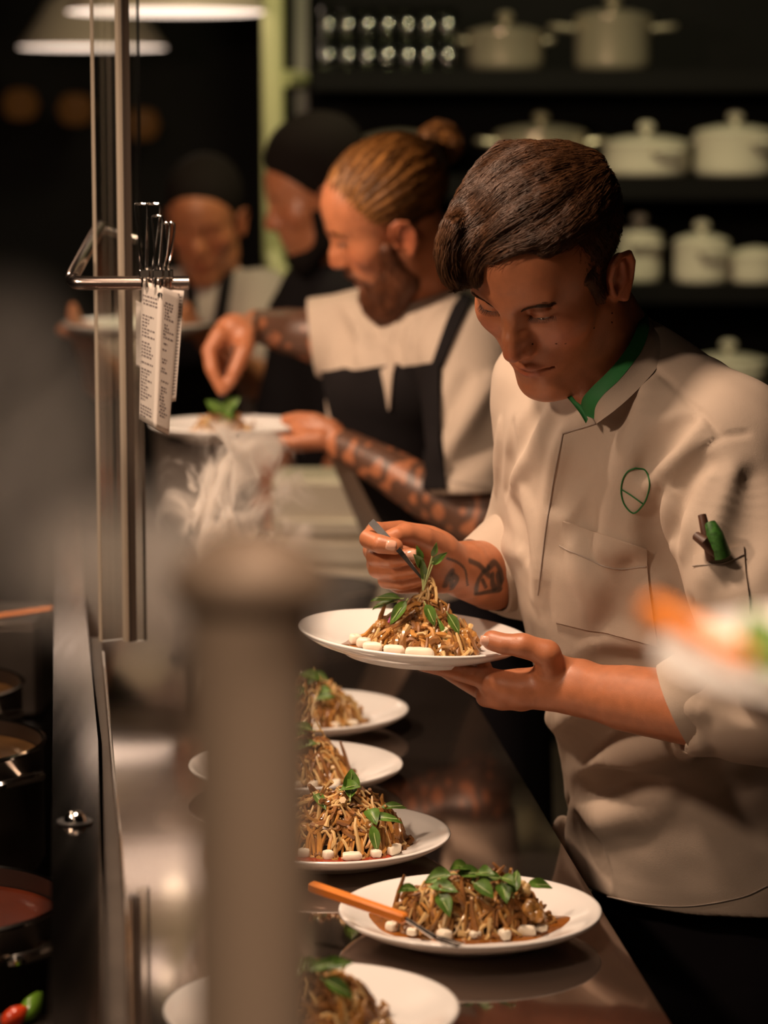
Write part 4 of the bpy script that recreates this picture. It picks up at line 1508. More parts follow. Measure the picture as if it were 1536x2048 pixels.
# right arm and hand with the tweezers
ELR, WRR = W(1058, 1130, 3.27), W(893, 1128, 3.10)
body.cap(SHR, ELR, 0.046, 0.043, 0.02)
body.chain([ELR, W(985, 1150, 3.19), W(930, 1140, 3.13), WRR], [0.044, 0.042, 0.034, 0.027], 0.02)
body.ell(W(848, 1108, 3.085), (0.040, 0.022, 0.033), np.array([unit((1, 0.1, -0.12)), unit((-0.1, 1, 0)), unit((0.12, 0, 1))]), 0.018)
body.cap(W(880, 1150, 3.095), W(800, 1160, 3.08), 0.020, 0.016, 0.015)
body.chain([W(885, 1100, 3.075), W(845, 1078, 3.05), W(812, 1068, 3.035)], [0.017, 0.0150, 0.0122], 0.012)
body.chain([W(812, 1068, 3.035), W(794, 1072, 3.024), W(779, 1077, 3.020)], [0.0112, 0.0105, 0.0096], 0.005)
body.chain([W(850, 1085, 3.10), W(800, 1066, 3.095), W(752, 1066, 3.06)], [0.018, 0.0145, 0.0118], 0.012)
body.chain([W(752, 1066, 3.06), W(738, 1078, 3.030), W(760, 1088, 3.008), W(790, 1093, 3.004)], [0.0118, 0.0112, 0.0108, 0.0092], 0.005)
body.chain([W(800, 1090, 3.11), W(748, 1100, 3.085)], [0.016, 0.0125], 0.012)
body.chain([W(748, 1100, 3.085), W(750, 1114, 3.045), W(785, 1117, 3.020), W(824, 1112, 3.018)], [0.0112, 0.0104, 0.0100, 0.0090], 0.004)
body.chain([W(805, 1110, 3.11), W(752, 1128, 3.085), W(754, 1139, 3.05), W(790, 1143, 3.03), W(832, 1137, 3.03)], [0.014, 0.0112, 0.0102, 0.0098, 0.0088], 0.004)
body.chain([W(820, 1135, 3.10), W(775, 1152, 3.08), W(772, 1161, 3.055), W(806, 1166, 3.04), W(842, 1158, 3.04)], [0.014, 0.0105, 0.0095, 0.0090, 0.0082], 0.004)

V, Q = body.mesh(0.0017)
pig = head_pigment(V, T1, R1, stubble=0.22)


def ink(V, f, px, w, pig, depth=0.8, d0=2.9, d1=3.4):
    P = spline(np.array([(x, y, 0) for x, y in px], float), max(12, 6 * len(px)))[:, :2]
    H = f.hits(P, d0=d0, d1=d1)
    near = np.where(np.abs(V - H.mean(0)).max(1) < 0.09)[0]
    D = np.min(np.linalg.norm(V[near][:, None] - H[None], axis=2), axis=1)
    k = np.clip((w - D) / (w * 0.5), 0, 1) * depth
    pig[near] *= 1 - k[:, None] * np.array([1.0, 0.92, 0.80])


for px, w in (([(940, 1122), (958, 1130), (972, 1145), (980, 1152)], 0.0035), ([(952, 1186), (955, 1165), (964, 1148), (978, 1135)], 0.003), ([(978, 1135), (990, 1125), (1000, 1140), (1004, 1160)], 0.0045),
              ([(955, 1188), (975, 1184), (1000, 1180)], 0.004), ([(985, 1150), (985, 1165), (990, 1178)], 0.004), ([(996, 1150), (1000, 1170)], 0.005), ([(965, 1160), (972, 1175)], 0.0025),
              ([(904, 1142), (896, 1156), (890, 1172)], 0.0035), ([(906, 1150), (914, 1160), (904, 1178)], 0.0035), ([(895, 1117), (915, 1125), (930, 1140), (935, 1170)], 0.0018), ([(903, 1160), (903, 1172)], 0.003)):
    ink(V, body, px, w * 1.35, pig)
skin = link_mesh('body', V, Q.tolist(), SKIN, hero, pigment=pig)
brows(T1, R1, 1.0, skin, HAIR1, fh)
eyes(T1, R1, 1.0, skin)
for c, d, up in ((W(974, 1282, 2.930), W(960, 1280, 2.935) - W(995, 1286, 2.93), (-0.05, -0.8, 0.55)), (W(783, 1091, 2.998), W(800, 1094, 3.0) - W(770, 1089, 3.0), (0.15, -1, 0.15)), (W(822, 1109, 3.010), W(840, 1110, 3.01) - W(800, 1113, 3.01), (0.15, -1, 0.2))):
    c = body.snap(np.array([c]), 0.0)[0]
    g = body.grad(np.array([c]), 0.003)[0]
    nail(skin, c + g * 0.0012, d, g, 0.0115, 0.012)

# ---------------- hair
hair = Field()
P1 = lambda p: T1(p)
hair.ell(T1((0, -0.018, 0.064)), (0.0790, 0.0990, 0.079), A1, 0.01)
hair.plane(T1((0, 0.070, 0.093)), A1.T @ np.array([0, 0.80, -0.60]), 0.008, T1((0, 0.1, 0.05)), 9)
hair.plane(T1((0, -0.09, -0.040)), A1.T @ np.array([0, 0.25, -1.0]), 0.006, T1((0, 0, 0)), 9)
for s in (-1, 1):
    hair.ell(T1((s * 0.088, -0.010, -0.004)), (0.022, 0.030, 0.044), A1, 0.006, '-')
    hair.cap(T1((s * 0.0665, 0.030, 0.040)), T1((s * 0.0665, 0.018, -0.002)), 0.0085, 0.0060, 0.008)
G = [
    ([(1180, 318), (1093, 304), (1022, 333), (968, 396), (936, 432), (902, 452), (888, 490), (884, 524), (893, 560), (909, 577)], 2.845),
    ([(1190, 330), (1108, 340), (1029, 372), (984, 414), (944, 450), (912, 482), (900, 518), (906, 548)], 2.85),
    ([(1198, 345), (1122, 384), (1050, 420), (1000, 455), (962, 490), (944, 518), (930, 552)], 2.855),
    ([(1203, 365), (1165, 410), (1129, 446), (1093, 472), (1050, 488), (1011, 503), (985, 520)], 2.86),
    ([(1219, 385), (1183, 432), (1147, 460), (1115, 489), (1093, 505)], 2.86),
]
guides = []
for gi, (px, df) in enumerate(G):
    P = []
    for i, (x, y) in enumerate(px):
        v = ray(x, y)
        v = v / v[1]
        t = np.linspace(2.75, 3.1, 200)
        S = CAM + t[:, None] * v
        dd = fh.ev(S)
        j = np.argmin(dd)
        if dd[j] < 0.006:
            j = np.argmax(dd < 0.006)
            P.append(S[j])
        else:
            P.append(W(x, y, 0.5 * df + 0.5 * max(min(t[j], 2.92), df)) if dd[j] < 0.03 else W(x, y, df))
    P = spline(P, 26)
    guides.append(P)
    u = np.linspace(0, 1, len(P))
    thick = [0.011, 0.011, 0.010, 0.009, 0.008][gi]
    rad = np.interp(u, [0, 0.2, 0.5, 0.75, 1], [0.007, thick, thick * 0.9, thick * 0.5, thick * 0.12])
    hair.chain(P[::2], rad[::2], 0.016)
# far side of the parting
for k, off in enumerate((0.03, 0.055)):
    P = [T1((off, -0.06, 0.122)), T1((off * 1.1, 0.0, 0.130)), T1((off * 1.1, 0.05, 0.118)), T1((off, 0.080, 0.100)), T1((off * 0.9, 0.094, 0.080))]
    hair.chain(spline(P, 10), np.linspace(0.012, 0.006, 10), 0.016)
GP = np.concatenate(guides)
GT = np.concatenate([np.gradient(g, axis=0) for g in guides])
GT /= np.linalg.norm(GT, axis=1)[:, None]


def hero_dir(P):
    D = ((P[:, None] - GP[None]) ** 2).sum(2)
    w = np.exp(-D / (2 * 0.012 ** 2)) + 1e-12
    d = (w[:, :, None] * GT[None]).sum(1) / w.sum(1)[:, None]
    L = (P - np.array(T1((0, 0, 0)))) @ np.array(R1)
    side = np.clip((0.100 - L[:, 2]) / 0.02, 0, 1) * np.clip((0.045 - L[:, 1]) / 0.02, 0, 1) * np.clip((np.sqrt(D.min(1)) - 0.014) / 0.01, 0, 1)
    dn = np.array(R1) @ unit((0, -0.25, -1))
    return d * (1 - side)[:, None] + dn * side[:, None]


hair.disp(lambda P: 0.0011 * wav(np.column_stack([P @ A1[0], P @ A1[1] * 0.35, P @ A1[2]]), 130, 5, 8), T1((0, 0, 0.06)), 0.25)
V, Q = hair.mesh(0.0022)
link_mesh('hair', V, Q.tolist(), HAIR1, hero)
r = np.random.default_rng(9)
vis = V[(V - np.array(T1((0, 0, 0)))) @ (CAM - np.array(T1((0, 0, 0)))) > -0.25]
roots = vis[r.integers(0, len(vis), 9000)]
Lr = (roots - np.array(T1((0, 0, 0)))) @ np.array(R1)
Dn = np.sqrt(((roots[:, None] - GP[None]) ** 2).sum(2).min(1))
Ls = np.where((Lr[:, 2] < 0.095) & (Dn > 0.02), 0.014, 0.055) * r.uniform(0.6, 1.3, len(roots))
paths = strands(hair, roots, hero_dir, Ls, 8, off=0.0006, lift=0.0035, seed=4)
ex = []
for k in range(900):
    gi = r.uniform(0, 2.999)
    i, w = int(gi), gi - int(gi)
    i2 = min(i + 1, 3)
    u0 = r.uniform(0.15, 0.7)
    u = np.linspace(u0, min(1.0, u0 + r.uniform(0.2, 0.5)), 9)
    sm = lambda g: np.stack([np.interp(u, np.linspace(0, 1, len(g)), g[:, c]) for c in range(3)], 1)
    ex.append(sm(guides[i]) * (1 - w) + sm(guides[i2]) * w + r.normal(size=3) * 0.0035 + r.normal(size=(9, 3)) * 0.0004 - np.array([0, 0.005, 0]) + np.outer(np.linspace(-1, 1, 9), r.normal(size=3) * 0.003))
strand_mesh(np.concatenate([paths, np.array(ex)]), 0.00032, 'hair_strands', HAIR1, hero, seed=2)

# ---------------- jacket
jk = Field()
TP = [(1252, 800, 3.075, 0.105, 0.075), (1262, 905, 3.07, 0.180, 0.108), (1282, 1100, 3.09, 0.185, 0.122), (1325, 1300, 3.11, 0.180, 0.128), (1385, 1500, 3.13, 0.178, 0.132), (1418, 1700, 3.14, 0.190, 0.140), (1440, 1900, 3.15, 0.198, 0.146)]
FRONTV = np.array([-0.77, -0.64, 0])
jk.loft([W(x, y, d) for x, y, d, a, b in TP], [t[3] for t in TP], [t[4] for t in TP], LEFTV, FRONTV)
jk.chain([W(1262, 770, 3.06), W(1370, 835, 2.99), SHL], [0.060, 0.070, 0.074], 0.05)
jk.chain([W(1240, 770, 3.06), W(1165, 790, 3.14), SHR], [0.055, 0.060, 0.068], 0.05)
# left sleeve
jk.chain([SHL, W(1503, 1150, 2.86), W(1562, 1395, 2.80)], [0.077, 0.073, 0.066], 0.03)
jk.chain([W(1562, 1395, 2.80), W(1480, 1412, 2.82), W(1445, 1412, 2.827)], [0.066, 0.058, 0.054], 0.03)
# right sleeve
jk.chain([SHR, W(1098, 960, 3.22), W(1065, 1122, 3.27)], [0.068, 0.066, 0.062], 0.03)
jk.chain([W(1065, 1122, 3.27), W(1030, 1140, 3.235)], [0.060, 0.057], 0.03)
base_jk = jk.ops[:]


def ridge(px, r, out=0.3, k=0.018, mode='+', d0=2.5, d1=3.7, taper=True):
    """A fold: a soft rounded cord half sunk in (or cut from) the cloth along a pixel line."""
    P = spline(np.array([(x, y, 0) for x, y in px], float), max(8, 4 * len(px)))[:, :2]
    b = Field()
    b.ops = base_jk
    H = b.hits(P, d0=d0, d1=d1)
    g = b.grad(H, 0.004)
    n = len(H)
    u = np.linspace(-1, 1, n)
    rad = r * (1.6 if taper else 1) * (1 - 0.75 * u ** 2 if taper else np.ones(n))
    off = rad * (out if mode == '+' else -out)
    H = H + g * (-rad * (1 - out) if mode == '+' else rad * (1 - out))[:, None]
    jk.chain(H, np.maximum(rad, 0.0008), k, mode)


# chest and placket folds
ridge([(1126, 866), (1108, 955), (1090, 1072), (1072, 1200)], 0.008, 0.35)
ridge([(1206, 876), (1178, 950), (1134, 1036)], 0.010, 0.35)
ridge([(1165, 880), (1140, 940), (1112, 1010)], 0.010, 0.4, mode='-')
ridge([(1095, 832), (1062, 890), (1028, 962)], 0.010, 0.35)
ridge([(1070, 830), (1042, 880), (1015, 930)], 0.009, 0.4, mode='-')
ridge([(1262, 780), (1225, 890), (1190, 1000), (1172, 1080)], 0.020, 0.35, 0.04, '-')
ridge([(1292, 790), (1262, 900), (1236, 1000), (1215, 1085)], 0.016, 0.3, 0.03)
ridge([(1340, 850), (1330, 960), (1290, 1060), (1240, 1100)], 0.016, 0.3, 0.03)
ridge([(1328, 985), (1322, 1060), (1352, 1150), (1366, 1200)], 0.012, 0.4, 0.02, '-')
ridge([(1150, 1100), (1180, 1180), (1215, 1260)], 0.010, 0.35, 0.02)
ridge([(1262, 1130), (1240, 1200), (1200, 1270)], 0.010, 0.35, 0.02, '-')
ridge([(1395, 860), (1350, 905), (1310, 960)], 0.010, 0.35, 0.02)
ridge([(1375, 850), (1325, 890), (1290, 935)], 0.010, 0.4, 0.02, '-')
ridge([(1050, 990), (1070, 1060), (1085, 1150)], 0.009, 0.35, 0.015)
# left sleeve folds
ridge([(1470, 960), (1450, 1060), (1420, 1150)], 0.014, 0.35, 0.025)
ridge([(1500, 960), (1490, 1060), (1470, 1140)], 0.014, 0.4, 0.025, '-')
ridge([(1410, 930), (1372, 1010), (1365, 1070)], 0.016, 0.4, 0.025, '-')
ridge([(1420, 960), (1385, 1040), (1366, 1098)], 0.010, 0.4, 0.02)
ridge([(1345, 985), (1337, 1040), (1350, 1095)], 0.010, 0.4, 0.015)
# lower folds
ridge([(1157, 1326), (1210, 1304), (1270, 1290), (1340, 1280)], 0.0150, 0.5, 0.0128)
ridge([(1110, 1380), (1200, 1345), (1300, 1325)], 0.0175, 0.4, 0.0160, '-')
ridge([(1098, 1440), (1146, 1460), (1215, 1436), (1310, 1410), (1400, 1420)], 0.0213, 0.5, 0.0160)
ridge([(1122, 1512), (1190, 1490), (1290, 1470), (1370, 1460)], 0.0250, 0.45, 0.0160, '-')
ridge([(1160, 1562), (1256, 1522), (1320, 1500), (1400, 1490)], 0.0213, 0.55, 0.0144)
ridge([(1150, 1575), (1195, 1605), (1260, 1598), (1330, 1572)], 0.0275, 0.55, 0.0112, '-')
ridge([(1155, 1625), (1210, 1640), (1290, 1615), (1345, 1580)], 0.0175, 0.4, 0.0160)
ridge([(1156, 1632), (1184, 1700), (1214, 1770)], 0.0150, 0.6, 0.0080, '-')
ridge([(1145, 1610), (1150, 1680), (1170, 1760)], 0.0137, 0.5, 0.0096)
ridge([(1136, 1600), (1132, 1655), (1134, 1706)], 0.0125, 0.6, 0.0064, '-')
ridge([(1118, 1640), (1118, 1690), (1150, 1770)], 0.0125, 0.5, 0.0096)
# right sleeve folds
ridge([(1015, 1000), (1040, 1050), (1052, 1110)], 0.010, 0.4, 0.015, '-')
ridge([(960, 1060), (1000, 1085), (1040, 1110)], 0.010, 0.4, 0.015)
ridge([(1000, 850), (998, 920), (990, 980)], 0.008, 0.4, 0.012)
ridge([(1025, 850), (1015, 930), (1010, 985)], 0.008, 0.4, 0.012, '-')
# left elbow folds
ridge([(1455, 1345), (1470, 1400), (1500, 1430)], 0.010, 0.5, 0.012, '-')
ridge([(1480, 1350), (1505, 1390), (1530, 1420)], 0.010, 0.5, 0.012)
ridge([(1385, 1220), (1440, 1260), (1520, 1275)], 0.012, 0.4, 0.02, '-')
# seams
for px in ([(1494, 866), (1438, 877), (1388, 924), (1354, 976)], [(1306, 736), (1341, 765), (1378, 806), (1412, 832), (1438, 868)]):
    ridge(px, 0.0030, 0.75, 0.004, '-', taper=False)
jk.disp(lambda P: 0.0015 * wav(P, 9, 3) + 0.0008 * wav(P, 22, 8), W(1330, 1300, 3.1), 1.0)
# openings: neck, sleeves and hem
jk.cap(T1((0, -0.03, -0.02)), W(1250, 805, 3.07), 0.066, 0.060, 0.004, '-')
jk.cap(W(1340, 1418, 2.845), W(1460, 1420, 2.825), 0.045, 0.045, 0.003, '-')
jk.cap(W(985, 1150, 3.19), W(1055, 1130, 3.26), 0.046, 0.046, 0.003, '-')
hem = W(1350, 1829, 3.0)
jk.plane(hem, (0.03, -0.02, -1), 0.003, hem, 0.5)
jk.loft([W(1418, 1760, 3.14), W(1440, 1950, 3.15)], [0.160, 0.168], [0.108, 0.115], LEFTV, FRONTV, 0.003, '-')
V, Q = jk.mesh(0.0034)
jacket = link_mesh('chef_jacket', V, Q.tolist(), COTTON, hero)
tag(jacket, 'white chef jacket')

jx = Field()
jx.ops = jk.ops[:-5] if False else jk.ops
# rolled cuffs: short sleeves of their own, wider than the arm
def cuff(f, a, b, r0, r1, tilt, name):
    a, b = np.asarray(a), np.asarray(b)
    ax = unit(b - a)
    n = unit(np.asarray(tilt, float))
    s = unit(np.cross(ax, (0, 0, 1)))
    t = np.cross(s, ax)
    mb = MB()
    vs, fs = [], []
    N = 48
    prof = [(0.0, r0 - 0.004), (0.0, r0), (0.1, r0 + 0.0015), (0.5, (r0 + r1) / 2 + 0.002), (0.92, r1 + 0.0015), (1.0, r1), (1.0, r1 - 0.006), (0.5, (r0 + r1) / 2 - 0.005), (0.0, r0 - 0.005)]
    L = np.linalg.norm(b - a)
    rr = np.random.default_rng(2)
    for u, rad in prof:
        for k in range(N):
            q = 2 * math.pi * k / N
            dirr = s * math.cos(q) + t * math.sin(q)
            rw = rad * (1 + 0.025 * math.sin(2 * q + 1) + 0.012 * math.sin(5 * q + 3 * u))
            shear = 0
            vs.append(a + ax * (u * L) + dirr * rw + ax * shear)
    for i in range(len(prof) - 1):
        for k in range(N):
            j = (k + 1) % N
            fs.append((i * N + k, i * N + j, (i + 1) * N + j, (i + 1) * N + k))
    return mb.add(vs, fs).build(name, COTTON, jacket)


ca, cb = W(1354, 1420, 2.845), unit(0.876 * RT + 0.40 * UP - 0.20 * FW)
cuff(jk, ca, ca + cb * 0.055, 0.0530, 0.0590, cb, 'cuff')
ca, cb = W(968, 1154, 3.185), unit(0.82 * RT + 0.45 * UP + 0.45 * FW)
cuff(jk, ca, ca + cb * 0.055, 0.0510, 0.0590, cb, 'cuff')

# chest pocket, sleeve pocket, embroidery, stitching
patch(jk, [(1128, 1042), (1120, 1130), (1112, 1243)], [(1292, 1098), (1302, 1190), (1316, 1292)], 22, 22, 0.0028, 0.006, 'chest_pocket', COTTON, jacket)
pw = [(1122, 1090), (1180, 1120), (1240, 1135), (1294, 1132)]
SEAMM = mat('seam_thread', (0.38, 0.31, 0.26), 0.8)
seam(jk, pw, 0.0009, 'pocket_stitching', SEAMM, jacket, off=0.0030)
seam(jk, [(1126, 866), (1108, 955), (1090, 1072), (1076, 1190)], 0.0010, 'placket_seam', SEAMM, jacket, off=0.0006)
seam(jk, [(1192, 846), (1160, 856), (1126, 867)], 0.0011, 'placket_seam', SEAMM, jacket, off=0.0008)
seam(jk, [(1215, 1793), (1290, 1808), (1380, 1812), (1480, 1795), (1534, 1772)], 0.0009, 'hem_stitching', SEAMM, jacket)
patch(jk, [(1391, 1110), (1394, 1180), (1400, 1260)], [(1487, 1092), (1496, 1170), (1504, 1255)], 16, 16, 0.0032, 0.007, 'sleeve_pocket', COTTON, jacket, bulge=0.002)
seam(jk, [(1393, 1132), (1440, 1128), (1489, 1112)], 0.0009, 'pocket_stitching', SEAMM, jacket, off=0.0042)
lg_ = [(1271, 936), (1291, 941), (1300, 966), (1294, 994), (1284, 1012), (1267, 1026), (1250, 1010), (1243, 985), (1246, 960), (1256, 943), (1271, 936)]
em = seam(jk, lg_, 0.0009, 'embroidered_emblem', GREEN, jacket, off=0.0006, n=80)
tag(em, 'green embroidered outline emblem')
em2 = seam(jk, [(1244, 979), (1262, 990), (1286, 1007)], 0.0008, 'embroidered_emblem', GREEN, jacket, off=0.0006)

# collar: green lining rolled out over a white stand
def strip(rows, name, m, th=0.0022, nu=40):
    """rows: pixel+depth polylines from the neck outwards."""
    L = [spline([W(*p) for p in rw], nu) for rw in rows]
    P = np.array(L)
    n = len(rows)
    V = P.reshape(-1, 3)
    gu = np.gradient(P, axis=1)
    gv = np.gradient(P, axis=0)
    N = np.cross(gu, gv)
    N /= np.linalg.norm(N, axis=2)[:, :, None] + 1e-9
    sg = np.sign((N * (CAM - P)).sum(2).mean())
    N = (N * sg).reshape(-1, 3)
    V = np.vstack([V, V - N * th])
    o = n * nu
    fs = []
    for j in range(n - 1):
        for i in range(nu - 1):
            a = j * nu + i
            fs += [(a, a + 1, a + nu + 1, a + nu), (o + a + nu, o + a + nu + 1, o + a + 1, o + a)]
    bd = list(range(nu)) + [j * nu + nu - 1 for j in range(1, n)] + [(n - 1) * nu + i for i in range(nu - 2, -1, -1)] + [j * nu for j in range(n - 2, 0, -1)]
    for i in range(len(bd)):
        a, b = bd[i], bd[(i + 1) % len(bd)]
        fs.append((a, b, b + o, a + o))
    return link_mesh(name, V, fs, m, jacket)


g_in = [(1280, 612, 3.072), (1277, 645, 3.015), (1262, 682, 2.985), (1240, 715, 2.968), (1213, 746, 2.958), (1185, 773, 2.955), (1166, 795, 2.960), (1161, 812, 2.970)]
g_mid = [(1290, 615, 3.07), (1288, 650, 3.008), (1272, 692, 2.974), (1250, 725, 2.956), (1224, 755, 2.946), (1196, 783, 2.944), (1178, 803, 2.950), (1172, 832, 2.962)]
g_out = [(1297, 632, 3.07), (1298, 660, 3.010), (1284, 700, 2.974), (1262, 731, 2.956), (1236, 762, 2.945), (1208, 788, 2.944), (1192, 812, 2.950), (1189, 838, 2.962)]
w_out = [(1330, 662, 3.07), (1333, 690, 3.010), (1316, 732, 2.965), (1284, 770, 2.945), (1256, 798, 2.938), (1228, 822, 2.938), (1206, 838, 2.945), (1192, 848, 2.958)]
strip([g_in, g_mid, g_out], 'collar_lining', GREEN)
wm = [((a[0] + b[0]) / 2, (a[1] + b[1]) / 2, (a[2] + b[2]) / 2 - 0.006) for a, b in zip(g_out, w_out)]
g_o2 = [(x - 1, y, d + 0.001) for x, y, d in g_out]
strip([g_o2, wm, w_out], 'collar', COTTON)
strip([[(1138, 784, 2.990), (1150, 800, 2.975), (1163, 812, 2.968), (1176, 838, 2.962)], [(1134, 794, 2.985), (1147, 810, 2.972), (1158, 824, 2.966), (1172, 846, 2.960)]], 'collar_lining', GREEN)

# trousers
tr_ = Field()
tr_.loft([W(1418, 1700, 3.14), W(1440, 1880, 3.15), W(1440, 2000, 3.15)], [0.165, 0.172, 0.165], [0.115, 0.120, 0.115], LEFTV, FRONTV)
for s in (-1, 1):
    hip = PEL + LEFTV * 0.088 * s - (0, 0, 0.09)
    foot = np.array([hip[0], hip[1], 0.07])
    tr_.chain([hip, hip * 0.5 + foot * 0.5 + (-0.012, 0, 0), foot], [0.100, 0.082, 0.062], 0.03)
V, Q = tr_.mesh(0.008)
link_mesh('trousers', V, Q.tolist(), NAVY, hero)
for s in (-1, 1):
    hip = PEL + LEFTV * 0.088 * s
    sh = Field()
    sh.ell(np.array([hip[0], hip[1], 0.045]) + FRONTV * 0.06, (0.13, 0.048, 0.045), np.array([FRONTV, LEFTV, (0, 0, 1.0)]), 0.01)
    sh.plane((hip[0], hip[1], 0.0), (0, 0, -1), 0.002, (hip[0], hip[1], 0.0), 0.3)
    V, Q = sh.mesh(0.006)
    link_mesh('shoe', V, Q.tolist(), BLACK, hero)

# ---------------- held plate and tools
hp = W(828, 1263, 3.045)
ax = np.array([unit((1, 0, -0.070)), unit((0.0, 1, 0.015)), unit((0.070, -0.015, 1))])
ax[1] = unit(np.cross(ax[2], ax[0]))
held = plate(hp - ax[2] * 0.0275, 'white plate held up in the dark haired cook\'s hand', ax=ax)
HW = 'the plate held by the dark haired cook'
puddle(held, (-0.018, -0.014), 0.070, 0.066, 31, HW)
noodles(held, (0.010, 0.0), 0.062, 0.056, 0.040, 430, 32, HW, pw=1.5, rr=(0.0018, 0.0034))
noodles(held, (0.012, 0.0), 0.036, 0.034, 0.060, 120, 35, HW, pw=1.5, rr=(0.0016, 0.0030), name='noodle_peak', label='tall peak of noodles and mushrooms on ' + HW)
noodles(held, (0.010, 0.0), 0.058, 0.05, 0.048, 40, 33, HW, m=NOODLE2, rr=(0.0015, 0.0024), pw=1.9, name='bean_sprouts', label='pale bean sprouts strewn over the heap on ' + HW, length=(0.025, 0.055))
noodles(held, (0.014, 0.0), 0.020, 0.018, 0.078, 46, 34, HW, m=NOODLE2, rr=(0.0013, 0.002), pw=1.8, name='sprout_tuft', label='small tuft of sprouts and onion at the peak of ' + HW, length=(0.015, 0.04))
for k, (x, y, w) in enumerate(((-0.056, -0.030, 0.016), (-0.046, -0.052, 0.022), (-0.022, -0.060, 0.024), (0.006, -0.064, 0.032), (-0.066, -0.012, 0.014))):
    chunk(held, (x, y, 0.0165), (w, 0.013, 0.012), 0.1 * k - 0.2, TOFU, 'bean_curd_piece',
          ['white bean curd piece left of centre on the held plate', 'white bean curd piece at the near left of the held plate', 'second white bean curd piece at the near side of the held plate', 'longest white bean curd piece at the near middle of the held plate', 'white bean curd piece furthest left on the held plate'][k],
          'bean curd', 'bean curd pieces on the held plate', k)
floret(held, (0.060, -0.012, 0.024), 0.014, 'glazed mushroom floret at the right of the held plate, close to the thumb', 7)
floret(held, (-0.036, -0.01, 0.030), 0.012, 'glazed mushroom floret left of the heap on the held plate', 8)
for k, (x, y, z, dv, L, wd, up) in enumerate([(-0.012, -0.030, 0.068, (-0.5, -0.3, -0.75), 0.032, 0.013, (-0.2, -1, 0.3)), (0.010, -0.032, 0.066, (0.45, -0.3, -0.8), 0.026, 0.013, (0.2, -1, 0.3)), (-0.018, -0.005, 0.066, (-1, 0, -0.05), 0.034, 0.010, (0, -0.6, 0.8)),
                                              (-0.024, 0.005, 0.060, (-0.9, 0.1, -0.3), 0.028, 0.009, (0, -0.6, 0.8)), (0.036, -0.028, 0.056, (0.5, -0.2, -0.7), 0.026, 0.012, (0.3, -1, 0.2)), (0.024, -0.03, 0.052, (0.45, -0.3, -0.8), 0.05, 0.006, (0.1, -1, 0.1)), (-0.005, 0.0, 0.082, (-0.8, -0.2, 0.3), 0.018, 0.008, (0, -1, 0.3))]):
    herb(held, (x, y, z), dv, L, wd, ['broad leaf hanging to the left on the held plate heap', 'broad leaf hanging to the right on the held plate heap', 'long leaf pointing left from the held plate heap', 'thin leaf pointing left low on the held plate heap', 'leaf on the right shoulder of the held plate heap', 'long thin green blade sloping down the right of the held heap', 'small leaf near the peak of the held plate heap'][k],
         'herb leaves on the held plate', up=up, seed=k)
onion_sliver(held, (-0.03, -0.022, 0.040), 0.016, 0.7, 'pink onion sliver left on the held plate heap', None)
onion_sliver(held, (0.022, -0.030, 0.046), 0.018, 2.2, 'pink onion sliver right on the held plate heap', None)
# the sprig in the tweezers
tipT = W(846, 1160, 3.02)
sg = empty('herb_sprig', tipT, 'green pea shoot sprig gripped by the tweezers above the heap', 'herb')
for k, (a, b, L, wd) in enumerate(((W(846, 1160, 3.02), W(870, 1098, 3.0), 0.018, 0.007), (W(848, 1150, 3.02), W(838, 1105, 3.01), 0.020, 0.008), (W(850, 1135, 3.02), W(880, 1115, 3.01), 0.024, 0.009), (W(846, 1140, 3.02), W(836, 1120, 3.005), 0.024, 0.011), (W(848, 1165, 3.02), W(846, 1135, 3.01), 0.03, 0.009))):
    d = unit(b - a)
    leaf(b - d * L * 0.6, d, (0.3, -1, 0.3), L, wd, k, 0.25, stem=0).build('leaf', LEAF, sg)
    MB().tube(spline([tipT + (0, 0, -0.012), (a + b) / 2 + (0.001, 0, 0), b - d * L * 0.6], 8), 0.0009, 6).build('stem', STEM, sg)

TWEEZ = mat('tweezer_steel', (0.03, 0.028, 0.028), 0.4, 0.3)
tw = empty('tweezers', W(745, 1046, 3.03), 'slim dark steel tweezers held in the cook\'s fingers', 'tweezers')
a, b, c = W(742, 1043, 3.022), W(800, 1103, 2.998), tipT
d1 = unit(b - a)
n1 = unit(CAM - a)
n1 = unit(n1 - d1 * (n1 @ d1))
s1 = np.cross(d1, n1)
for s in (-1, 1):
    P = spline([a + n1 * 0.0005 * s, a * 0.6 + b * 0.4 + n1 * 0.0022 * s, b + n1 * 0.0022 * s, c * 0.6 + b * 0.4 + n1 * 0.0015 * s, c + n1 * 0.0004 * s], 24)
    wd = np.interp(np.linspace(0, 1, 24), [0, 0.12, 0.5, 1], [0.0040, 0.0042, 0.0028, 0.0010])
    vs, fs = [], []
    for p, w in zip(P, wd):
        vs += [p - s1 * w - n1 * 0.0006, p + s1 * w - n1 * 0.0006, p + s1 * w + n1 * 0.0006, p - s1 * w + n1 * 0.0006]
    for i in range(23):
        for k in range(4):
            j = (k + 1) % 4
            fs.append((i * 4 + k, i * 4 + j, i * 4 + 4 + j, i * 4 + 4 + k))
    fs += [(3, 2, 1, 0), (92, 93, 94, 95)]
    MB().add(vs, fs).build('arm', TWEEZ if s > 0 else CHROME, tw, smooth=False)

